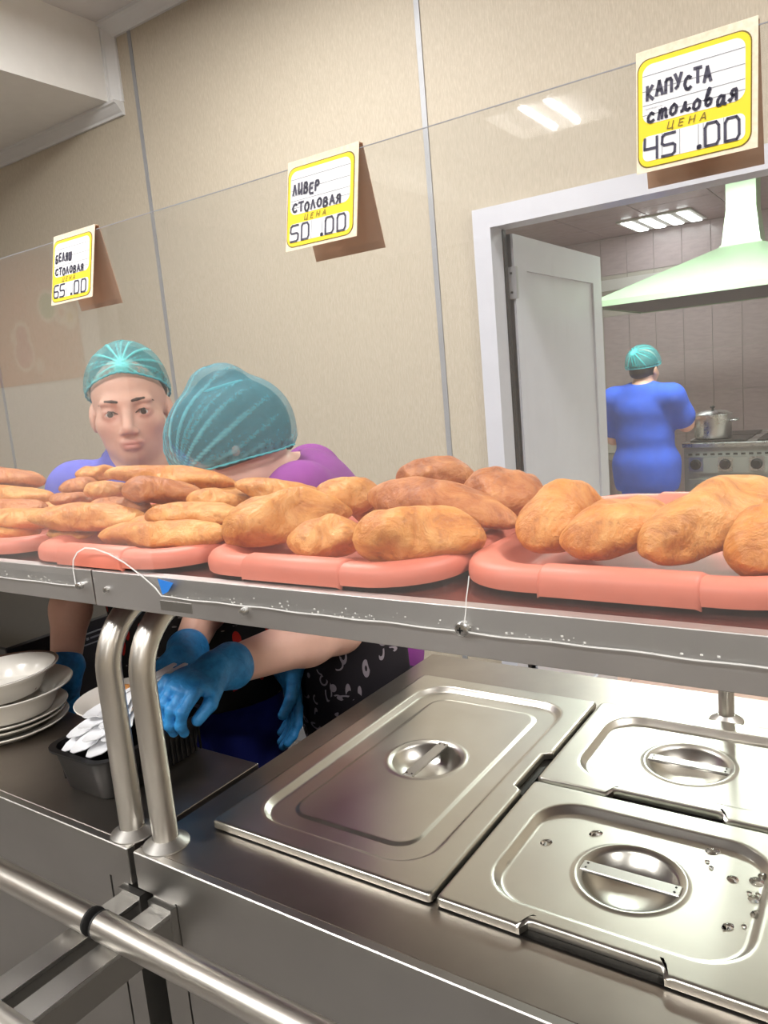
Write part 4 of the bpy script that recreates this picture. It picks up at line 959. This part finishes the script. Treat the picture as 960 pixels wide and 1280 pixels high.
stv = thing('stove', 'grey restaurant stove with round knobs under the hood', 'stove', (0.0, 5.0, 0))
MB().box(-.47, .75, 4.62, 5.42, .08, .865).build('body', 'enamel', stv)
MB().box(-.48, .76, 4.60, 5.43, .865, .895, .004).build('top', 'pot', stv)
for x in (-.40, .0, .40):
    for y in (4.72, 5.05): MB().box(x - .04, x + .3, y - .06, y + .25, .895, .905, .003).build('hot_plate', 'dark_steel', stv)
MB().box(-.46, .74, 4.606, 4.62, .70, .80).build('control_panel', 'enamel', stv)
for i in range(26): MB().box(-.44 + i * .045, -.415 + i * .045, 4.604, 4.607, .815, .828).build('vent_slot', 'void', stv)
for x in (-.395, -.218, -.036, .145, .33, .5):
    k = MB().loops([[(x + rr * math.cos(t), y, .757 + rr * math.sin(t)) for t in np.linspace(0, 2 * PI, 20, endpoint=False)] for rr, y in ((.034, 4.606), (.034, 4.595), (.026, 4.592), (.024, 4.575))], False, True).build('knob', 'black', stv, True, 40)
    MB().box(x - .044, x + .044, 4.6035, 4.606, .712, .802).build('knob_plate', 'pot', stv)
MB().box(-.44, .12, 4.60, 4.62, .20, .66).build('oven_door', 'enamel', stv); MB().box(.14, .72, 4.60, 4.62, .20, .66).build('oven_door', 'enamel', stv)
for a, b in ((-.40, .08), (.18, .68)): MB().tube([(a, 4.575, .62), (b, 4.575, .62)], .012, 10).build('oven_handle', 'pot', stv, True)
for x in (-.42, .7):
    for y in (4.68, 5.36): MB().box(x - .025, x + .025, y - .025, y + .025, 0, .08).build('leg', 'dark_steel', stv)

pt = thing('cooking_pot', 'aluminium cooking pot with lid on the stove', 'pot', (-.325, 4.80, .9055))
pc = (-.325, 4.80, .9055)
MB().lathe(pc, [(.10, 0), (.112, .006), (.115, .02), (.115, .150), (.119, .152), (.119, .156), (.108, .156)], 40, True).build('body', 'pot', pt, True, 40)
pl = MB().lathe(pc, [(.120, .157), (.119, .161), (.08, .178), (.03, .186), (.005, .187)], 40, True, True).build('lid', 'pot', pt, True, 40)
MB().lathe((pc[0], pc[1], pc[2] + .187), [(.008, 0), (.006, .008), (.016, .014), (.016, .022), (.004, .026)], 16, True, True).build('knob', 'black', pl, True, 40)
for s in (-1, 1): MB().tube([(pc[0] + s * .112, pc[1] - .04, pc[2] + .115), (pc[0] + s * .15, pc[1] - .035, pc[2] + .117), (pc[0] + s * .155, pc[1], pc[2] + .118), (pc[0] + s * .15, pc[1] + .035, pc[2] + .117), (pc[0] + s * .112, pc[1] + .04, pc[2] + .115)], .007, 8).build('handle', 'pot', pt, True)

tb = thing('prep_table', 'steel kitchen table partly hidden behind the cook', 'table', (-1.15, 4.9, 0))
MB().box(-1.6, -.84, 4.55, 5.3, .80, .84, .003).build('table_top', 'steel', tb)
MB().box(-1.55, -.88, 4.6, 5.25, .25, .28).build('shelf', 'steel', tb)
for x in (-1.56, -.88):
    for y in (4.59, 5.26): MB().box(x - .02, x + .02, y - .02, y + .02, 0, .80).build('leg', 'steel', tb)
bw = MB().lathe((-.955, 4.68, .84), [(.04, 0), (.06, .004), (.105, .075), (.11, .078), (.10, .075), (.055, .012), (.03, .01)], 32, True, True).build('mixing_bowl', 'ceramic', None, True, 40)
tag(bw, 'white bowl on the kitchen table beside the cook', 'bowl')

# ------------------------------------------------------------------ people
def frame(F, up=(0, 0, 1), roll=0.0):
    """rows: her left, forward, up"""
    F = nrm(F); L = nrm(np.cross(up, F)); U = np.cross(F, L)
    if roll: L, U = L * math.cos(roll) + U * math.sin(roll), U * math.cos(roll) - L * math.sin(roll)
    return np.stack([L, F, U])
def head_imp(im, H, R, face=True, ear=-.008):
    def W(l, f, u): return np.array(H) + l * R[0] + f * R[1] + u * R[2]
    im.ell(W(0, -.012, .038), (.074, .094, .088), R, .02)
    im.ell(W(0, .030, -.034), (.053, .058, .065), R, .03)
    im.ell(W(0, .054, -.080), (.020, .021, .017), R, .03)
    for s in (-1, 1):
        im.ell(W(s * .042, .045, -.022), (.024, .026, .024), R, .02)
        im.ell(W(s * .038, .010, -.060), (.018, .034, .019), R, .03)
        im.ell(W(s * .075, -.012, ear), (.010, .019, .029), R, .008)
    if face:
        im.ell(W(0, .074, .022), (.050, .014, .010), R, .018)
        for s in (-1, 1): im.ell(W(s * .032, .096, .001), (.021, .020, .014), R, .012, 's')
        for s in (-1, 1): im.ell(W(s * .0315, .068, .001), (.0165, .0155, .0150), R, .006)
        im.cap(W(0, .080, .014), W(0, .102, -.030), .0065, .0105, .012)
        for s in (-1, 1): im.ell(W(s * .0120, .093, -.036), (.0075, .010, .007), R, .006)
        im.ell(W(0, .083, -.057), (.021, .010, .0055), R, .008)
        im.ell(W(0, .082, -.067), (.017, .0105, .0062), R, .007)
        im.ell(W(0, .096, -.0620), (.021, .006, .0012), R, .003, 's')
        for s in (-1, 1): im.ell(W(s * .0315, .086, -.0005), (.0140, .012, .0042), R, .003, 's')
    return W
def face_parts(root, H, R, W, browc='brow'):
    for s in (-1, 1):
        im = Imp().ell(W(s * .0315, .0685, -.0005), (.0125, .0125, .0115), R, .002)
        e = im.build('eye', 'eye_white', .0016, root)
        d = nrm(R[1] + .02 * R[0]); c = W(s * .0315, .0685, -.0005) + d * .0120
        Imp().ell(c + .0001 * d, (.0058, .0016, .0058), R, .001).build('iris', 'iris', .0010, e)
        pts = [W(s * .014, .0885, .0225), W(s * .024, .0875, .0245), W(s * .036, .0815, .0252), W(s * .046, .0705, .0225), W(s * .053, .0605, .0180)]
        im = Imp()
        for a, b, ra, rb in zip(pts[:-1], pts[1:], (.0026, .0030, .0026, .002), (.0030, .0026, .002, .001)): im.cap(a, b, ra, rb, .002)
        im.build('eyebrow', browc, .0014, root)
        pts = [W(s * .0175, .0800, -.0005), W(s * .025, .0825, .0045), W(s * .033, .0818, .0058), W(s * .041, .0770, .0040), W(s * .0465, .0710, -.0005)]
        im = Imp()
        for a, b in zip(pts[:-1], pts[1:]): im.cap(a, b, .0013, .0013, .001)
        im.build('lash_line', browc, .0009, root)
def lips_tint(H, R):
    H = np.array(H)
    def f(V):
        q = (V - H) @ R.T
        lip = np.exp(-((q[:, 0] / .021) ** 4)) * np.exp(-(((q[:, 2] + .062) / .010) ** 4)) * (q[:, 1] > .066)
        chk = .22 * (np.exp(-(((np.abs(q[:, 0]) - .04) / .018) ** 2) - ((q[:, 2] + .03) / .02) ** 2) + .8 * np.exp(-((q[:, 0] / .012) ** 2) - ((q[:, 2] + .035) / .012) ** 2)) * (q[:, 1] > .03)
        lid = .30 * np.exp(-(((np.abs(q[:, 0]) - .0315) / .018) ** 4) - ((q[:, 2] + .002) / .013) ** 4) * (q[:, 1] > .05)
        return np.clip(.8 * lip + chk + lid, 0, 1)
    return f
def torso(im, pel, nb, R, e, RS, LS, sh=.05, w=1.0):
    S = nrm(nb - pel); Fv = nrm(R[1] - S * (R[1] @ S)); Lv = np.cross(Fv, S); Q = np.stack([Lv, Fv, S])
    im.ell(pel, (.165 * w + e, .125 * w + e, .13), Q, .05)
    im.ell(pel + (nb - pel) * .33, (.143 * w + e, .108 * w + e, .14), Q, .06)
    im.ell(pel + (nb - pel) * .68, (.150 * w + e, .108 * w + e, .15), Q, .06)
    for s in (-1, 1): im.ell(pel + (nb - pel) * .66 + s * .065 * Lv + .075 * Fv, (.06 + e, .05 + e, .06 + e), Q, .05)
    im.cap(RS, nb - S * .035, sh + e, sh + e, .05); im.cap(LS, nb - S * .035, sh + e, sh + e, .05)
    return Q
def arm(im, S, E, W, k=.02, rs=.047, re=.038, rw=.026):
    im.cap(S, E, rs, re, k); mid = np.array(E) * .7 + np.array(W) * .3
    im.cap(E, mid, re, re * 1.02, k); im.cap(mid, W, re * 1.02, rw, k)
def legs(name, mat, root, pel, Rw, foot_y, top, e=.0, shoes=True):
    im = Imp(); Lv = nrm(np.array([Rw[0][0], Rw[0][1], 0])); Fv = nrm(np.array([Rw[1][0], Rw[1][1], 0]))
    im.ell(pel, (.168 + e, .128 + e, .12), np.stack([Lv, Fv, [0, 0, 1]]), .05)
    ft = []
    for s in (-1, 1):
        hip = pel + s * .085 * Lv - np.array([0, 0, .04]); ank = np.array([pel[0], pel[1], .09]) + s * .10 * Lv + foot_y; kn = (hip + ank) / 2 + .02 * Fv
        im.cap(hip, kn, .088, .066, .04); im.cap(kn, ank, .066, .055, .03); ft.append(ank)
    im.cut((0, 0, top), (0, 0, 1)); im.build(name, mat, .008, root)
    for a in ft:
        s = Imp().cap(a - Fv * .02 - [0, 0, .05], a + Fv * .12 - [0, 0, .06], .040, .036, .02).cap(a - [0, 0, .05], a + [0, 0, .01], .038, .036, .02).cut((0, 0, .001), (0, 0, -1))
        s.build('shoe', 'shoe', .006, root)
def hand_imp(wrist, tip, normal, thumb, curl=(.35, .5, .4), size=1.0, spread=.10, cuff=None, fore=None):
    """gloved hand: palm, four unequal fingers with three bends and a thumb leaving the side of the palm"""
    im = Imp(); wrist = np.array(wrist, float); d = nrm(np.array(tip) - wrist); n = np.array(normal, float); n = nrm(n - d * (n @ d)); s = np.array(np.cross(n, d)) * thumb
    Q = np.stack([s, d, n]); g = size
    im.ell(wrist + d * .048 * g, (.041 * g, .050 * g, .0165 * g), Q, .012); im.ell(wrist + d * .012 * g, (.027 * g, .03 * g, .020 * g), Q, .015)
    for off, ln, sp in ((.031, .070, 1.0), (.0105, .079, .3), (-.0105, .073, -.4), (-.0305, .058, -1.1)):
        p = wrist + d * .080 * g + s * off * g; v = nrm(d + s * spread * sp); a = 0.0; r = .0098 * g
        for i, fr in enumerate((.44, .31, .25)):
            a += curl[i]; q = p + (v * math.cos(a) + n * math.sin(a)) * ln * fr * g * 1.05
            im.cap(p, q, r, r * .92, .005); p = q; r *= .92
    p = wrist + d * .028 * g + s * .030 * g; v = nrm(d * .80 + s * .42 + n * .42); q = p + v * .042 * g; im.cap(p, q, .013 * g, .0112 * g, .008)
    q2 = q + nrm(v * .7 + d * .45 + n * .5 - s * .35) * .030 * g; im.cap(q, q2, .0112 * g, .0095 * g, .004)
    if fore is not None:
        b = nrm(np.array(fore) - wrist); im.cap(wrist, wrist + b * .026, .033, .0385, .014)
    return im
def net_cap(root, C, R, rad, mat, gather, theta_front, theta_back, seed, streak=15, puff=0.0, fine=1.0, bun=None, reach=.95):
    C = np.array(C, float); n, k = 56, 200; RR = np.random.default_rng(seed); V = []; fold = []
    g = nrm(gather); t1 = nrm(np.cross(g, [0, 0, 1])); t2 = np.cross(g, t1); ph = RR.uniform(0, 6.28, 8); rim = []
    for i in range(n + 1):
        for j in range(k):
            phi = 2 * PI * j / k; back = .5 - .5 * math.cos(phi)      # phi 0 = front
            tm = theta_front + (theta_back - theta_front) * back ** .8
            th = max(1e-3, tm * i / n)
            d = np.array([math.sin(th) * math.sin(phi), math.sin(th) * math.cos(phi), math.cos(th)])
            gam = math.acos(max(-1, min(1, d @ g))); al = math.atan2(d @ t2, d @ t1)
            st = .5 + .25 * math.sin(streak * al + ph[0]) + .25 * math.sin(streak * 1.7 * al + ph[1] + gam)
            st = max(0, st) ** 3.0; fall = math.exp(-(gam / reach) ** 2)
            ru = .5 + .5 * math.sin(34 * phi + ph[2] + 3 * math.sin(3 * phi)); rimf = math.exp(-((1 - i / n) / .07) ** 2)
            q = 1 + .030 * st * fall + .02 * ru * rimf + .012 * math.sin(5 * phi + 4 * th + ph[3]) + puff * math.sin(th) * (.5 - .5 * math.cos(phi)) - .05 * max(0, i / n - .93) / .07
            if bun: q += bun[1] * math.exp(-(math.acos(max(-1, min(1, d @ nrm(bun[0])))) / bun[2]) ** 4)
            p = C + (np.array(rad) * d * q) @ R; V.append(p)
            fold.append(min(1, .10 + .95 * st * fall * fine + 1.0 * math.exp(-(gam / .17) ** 2) + .45 * rimf * (.5 + .5 * ru)))
            if i == n: rim.append(p)
    F = [(i * k + j, i * k + (j + 1) % k, (i + 1) * k + (j + 1) % k, (i + 1) * k + j) for i in range(n) for j in range(k)]
    o = obj('hair_net', V, F, mat, root, True, attrs={'fold': fold})
    o['label'] = 'thin teal disposable hair net'
    MB().tube(rim + rim[:1], .0022, 6, False).build('elastic', 'teal_elastic', o, True)
    return o
def arr(*v): return np.array(v, float)

# --- worker facing the viewer
H1 = arr(-0.5853, 0.4211, 1.4236); R1 = frame((.71, -.69, -.03), roll=0.02)
NB1 = H1 - .105 * R1[2] - .03 * R1[1]; P1c = arr(-.515, .455, .90)
T1 = frame((.45, -.89, 0)); RS1 = NB1 - .150 * T1[0] + arr(0, 0, -.055); LS1 = NB1 + .150 * T1[0] + arr(0, 0, -.055)
E1r, W1r = arr(-0.7039, 0.3100, 1.0878), arr(-0.6447, 0.2178, 0.9115)
E1l, W1l = arr(-0.4604, 0.4685, 1.0373), arr(-0.3247, 0.2566, 0.9859)
w1 = thing('person', 'kitchen worker facing the viewer in blue shirt, chili print apron and teal net', 'person', (P1c[0], P1c[1], 0))
im = Imp(); W = head_imp(im, H1, R1); im.cap(H1 - .045 * R1[2] - .015 * R1[1], NB1 - arr(0, 0, .03), .042, .050, .03)
torso(im, P1c, NB1, T1, -.012, RS1, LS1, .042); arm(im, RS1, E1r, W1r); arm(im, LS1, E1l, W1l)
im.build('body', 'skin', .003, w1, lips_tint(H1, R1)); face_parts(w1, H1, R1, W)
im = Imp().ell(W(0, -.020, .046), (.0765, .095, .086), R1, .01).cut(W(0, .045, .04), R1[1] * .75 - R1[2] * .66)
im.build('hair', 'hair', .005, w1)
net_cap(w1, W(0, -.014, .040), R1, (.0855, .108, .102), 'net', (.05, .86, .52), 1.17, 1.95, 3)
im = Imp(); torso(im, P1c, NB1, T1, .006, RS1, LS1, .05)
for S, E in ((RS1, E1r), (LS1, E1l)): im.cap(S, S * .35 + np.array(E) * .65, .062, .058, .03)
im.cap(NB1 + .01 * R1[2], NB1 - arr(0, 0, .05), .066, .085, .03)
im.cut(NB1 + .028 * R1[2] + .03 * R1[1], R1[2] * .72 + R1[1] * .69)
for S, E in ((RS1, E1r), (LS1, E1l)):
    pass
im.build('shirt', 'shirt_blue', .005, w1)
for s in (-1, 1):       # shirt collar
    im = Imp(); a = NB1 - .055 * R1[1] + .03 * R1[2] + s * .02 * R1[0]; b = NB1 + s * .060 * R1[0] + .012 * R1[2]; c = NB1 + .085 * R1[1] + s * .030 * R1[0] - .045 * R1[2]
    im.cap(a, b, .016, .016, .01); im.cap(b, c, .016, .012, .01); im.build('collar', 'trouser', .004, w1)
for s in (1,):
    Imp().cap(W(s * .083, -.012, -.045), W(s * .084, -.012, -.062), .0028, .0034, .001).build('earring', 'gold', .0014, w1)
im = Imp(); torso(im, P1c, NB1, T1, .018, RS1, LS1, .05); im.ell(P1c - arr(0, 0, .08), (.185, .145, .14), T1, .05)
im.cut(P1c + arr(0, 0, .28), (0, 0, 1)); im.cut(arr(0, 0, .82), (0, 0, -1)); im.cut(P1c - .03 * T1[1], -T1[1])
im.build('apron', 'chili', .005, w1)['label'] = 'black apron with red chili print'
legs('trousers', 'trouser', w1, P1c - arr(0, 0, .02), T1, arr(0, .02, 0), .93)
hand_imp(W1r, (-0.7450, 0.2164, 0.7563), (.3, -.8, -.5), -1, (.5, .5, .4), fore=E1r).build('glove', 'glove', .0026, w1)
hand_imp(W1l, (-0.2992, 0.1687, 0.9501), (-.2, -.2, -1), 1, (.5, .6, .5), .92, .04, fore=E1l).build('glove', 'glove', .0026, w1)

# --- worker bending over the cutlery
H2 = arr(-0.2944, 0.4202, 1.3349); R2 = frame((-.80, -.50, -.22))
NB2 = arr(-0.2477, 0.5402, 1.2803); P2c = arr(-.235, .665, .88)
T2 = frame((-.78, -.62, 0)); RS2 = NB2 - .165 * T2[0] + arr(0, .02, -.03); LS2 = NB2 + .165 * T2[0] + arr(0, 0, -.035)
E2l, W2l = arr(-0.1343, 0.4638, 0.9936), arr(-0.1570, 0.1809, 1.0133)
E2r, W2r = arr(-.315, .635, 1.03), arr(-0.2844, 0.4764, 0.8969)
w2 = thing('person', 'kitchen worker in purple top bending left, large teal net over dark hair', 'person', (P2c[0], P2c[1], 0))
im = Imp(); W = head_imp(im, H2, R2, True, .018); im.cap(H2 - .045 * R2[2] - .02 * R2[1], NB2 - arr(0, 0, .03), .050, .048, .03)
torso(im, P2c, NB2, T2, -.012, RS2, LS2, .045); arm(im, RS2, E2r, W2r, rs=.05, re=.042); arm(im, LS2, E2l, W2l, rs=.052, re=.043, rw=.028)
im.build('body', 'skin_b', .0035, w2, lips_tint(H2, R2)); face_parts(w2, H2, R2, W)
bun = arr(-0.2940, 0.4441, 1.4556)
im = Imp().ell(W(0, .002, .034), (.088, .112, .100), R2, .02).ell(W(.006, -.012, .122), (.040, .044, .026), R2, .02).cut(W(0, .075, .02), R2[1] * .70 - R2[2] * .71).cut(W(0, 0, -.022), -R2[2])
im.build('hair', 'hair', .005, w2)
net_cap(w2, W(0, .004, .030), R2, (.096, .122, .112), 'net_b', (.55, .78, -.36), 1.93, 2.06, 11, 22, .02, 1.1, ((.05, -.08, 1), .17, .42), 1.5)
MB().tube([W(.008, -.012, .128) + .0465 * (math.cos(t) * R2[0] + math.sin(t) * R2[1]) - .012 * R2[2] for t in np.linspace(0, 2 * PI, 24)], .003, 6, False).build('bun_band', 'teal_elastic', w2, True)
im = Imp(); torso(im, P2c, NB2, T2, .006, RS2, LS2, .05)
for S, E in ((RS2, E2r), (LS2, E2l)): im.cap(S, S * .4 + np.array(E) * .6, .066, .062, .03)
im.ell(NB2 + .080 * R2[1] + arr(0, 0, .035), (.07, .078, .05), frame((-.78, -.5, -.3)), .008, 's')
im.build('top', 'purple', .005, w2)
im = Imp(); torso(im, P2c, NB2, T2, .018, RS2, LS2, .05); im.ell(P2c - arr(0, 0, .12), (.19, .15, .2), T2, .05)
im.cut(P2c + arr(0, 0, .27), (0, 0, 1)); im.cut(arr(0, 0, .62), (0, 0, -1)); im.cut(P2c - .085 * T2[1], -T2[1])
im.build('apron', 'utensil', .005, w2)['label'] = 'dark apron printed with white kitchen utensils'
strap = [arr(-0.2394, 0.5012, 1.3346), arr(-0.2352, 0.4751, 1.3433), arr(-0.2296, 0.4567, 1.3244), arr(-0.2246, 0.4495, 1.3014), arr(-0.2228, 0.4444, 1.2695), arr(-0.2287, 0.4422, 1.2159)]
MB().tube(strap, [.010, .0095, .009, .009, .009, .009], 8).build('apron_strap', 'utensil', w2, True)
legs('trousers', 'trouser_dark', w2, P2c - arr(0, 0, .02), T2, arr(0, .02, 0), .92)
hand_imp(W2l, (-0.1548, 0.0601, 1.0170), (-.25, -.1, -1), -1, (.75, .75, .6), .95, .02, fore=E2l).build('glove', 'glove', .0026, w2)
hand_imp(W2r, (-0.2572, 0.4578, 0.7690), (-.5, -.7, .1), 1, (.25, .35, .3), fore=E2r).build('glove', 'glove', .0026, w2)

# --- cook seen from behind in the kitchen
H3 = arr(-0.5934, 4.2200, 1.3882); R3 = frame((.22, .97, -.10)); NB3 = H3 - .10 * R3[2] - .035 * R3[1]; P3c = arr(NB3[0] + .005, 4.20, .84)
T3 = frame((.20, .98, 0)); RS3 = NB3 - (-.0) - (-.185) * T3[0] * -1 + arr(0, 0, -.07); LS3 = NB3 - .185 * T3[0] + arr(0, 0, -.07)
RS3 = NB3 + .185 * T3[0] + arr(0, 0, -.07)
w3 = thing('person', 'cook in blue scrubs seen from behind at the stove', 'person', (P3c[0], P3c[1], 0))
sr_ = RS3 if RS3[0] > LS3[0] else LS3; sl_ = LS3 if RS3[0] > LS3[0] else RS3
Er, Wr = sr_ + arr(.055, .10, -.17), arr(-.475, 4.66, 1.045); El, Wl = sl_ + arr(-.03, .06, -.24), arr(-.62, 4.52, 1.0)
im = Imp(); W = head_imp(im, H3, R3, False); im.cap(H3 - .04 * R3[2] - .02 * R3[1], NB3, .048, .056, .03); torso(im, P3c, NB3, T3, -.012, RS3, LS3, .05, 1.1)
arm(im, sr_, Er, Wr, rs=.055, re=.045, rw=.03); arm(im, sl_, El, Wl, rs=.055, re=.045, rw=.03)
im.build('body', 'skin', .006, w3)
im = Imp().ell(W(0, -.02, .03), (.08, .1, .092), R3, .02).ell(W(0, -.075, -.02), (.055, .035, .035), R3, .02); im.build('hair', 'hair', .006, w3)
net_cap(w3, W(0, -.024, .040), R3, (.100, .118, .112), 'net', (.1, -.75, .5), 1.45, 1.95, 21, 15, .03, .8)
im = Imp(); torso(im, P3c, NB3, T3, .014, RS3, LS3, .058, 1.16)
for S, E in ((sr_, Er), (sl_, El)): im.cap(S, S * .3 + E * .7, .075, .078, .04)
im.ell(P3c - arr(0, 0, .10), (.205, .165, .2), T3, .06); im.cut(arr(0, 0, .66), (0, 0, -1)); im.cut(NB3 + arr(0, 0, .03), (0, -.25, 1))
im.build('tunic', 'scrub_blue', .007, w3)
legs('trousers', 'scrub_blue', w3, P3c - arr(0, 0, .02), T3, arr(0, .02, 0), .86, .02)
for Wq, Eq, tp, th in ((Wr, Er, arr(-.48, 4.78, 1.03), -1), (Wl, El, arr(-.55, 4.66, 1.0), 1)):
    hand_imp(Wq, tp, (0, 0, -1), th, (.35, .5, .4)).build('hand', 'skin', .004, w3)
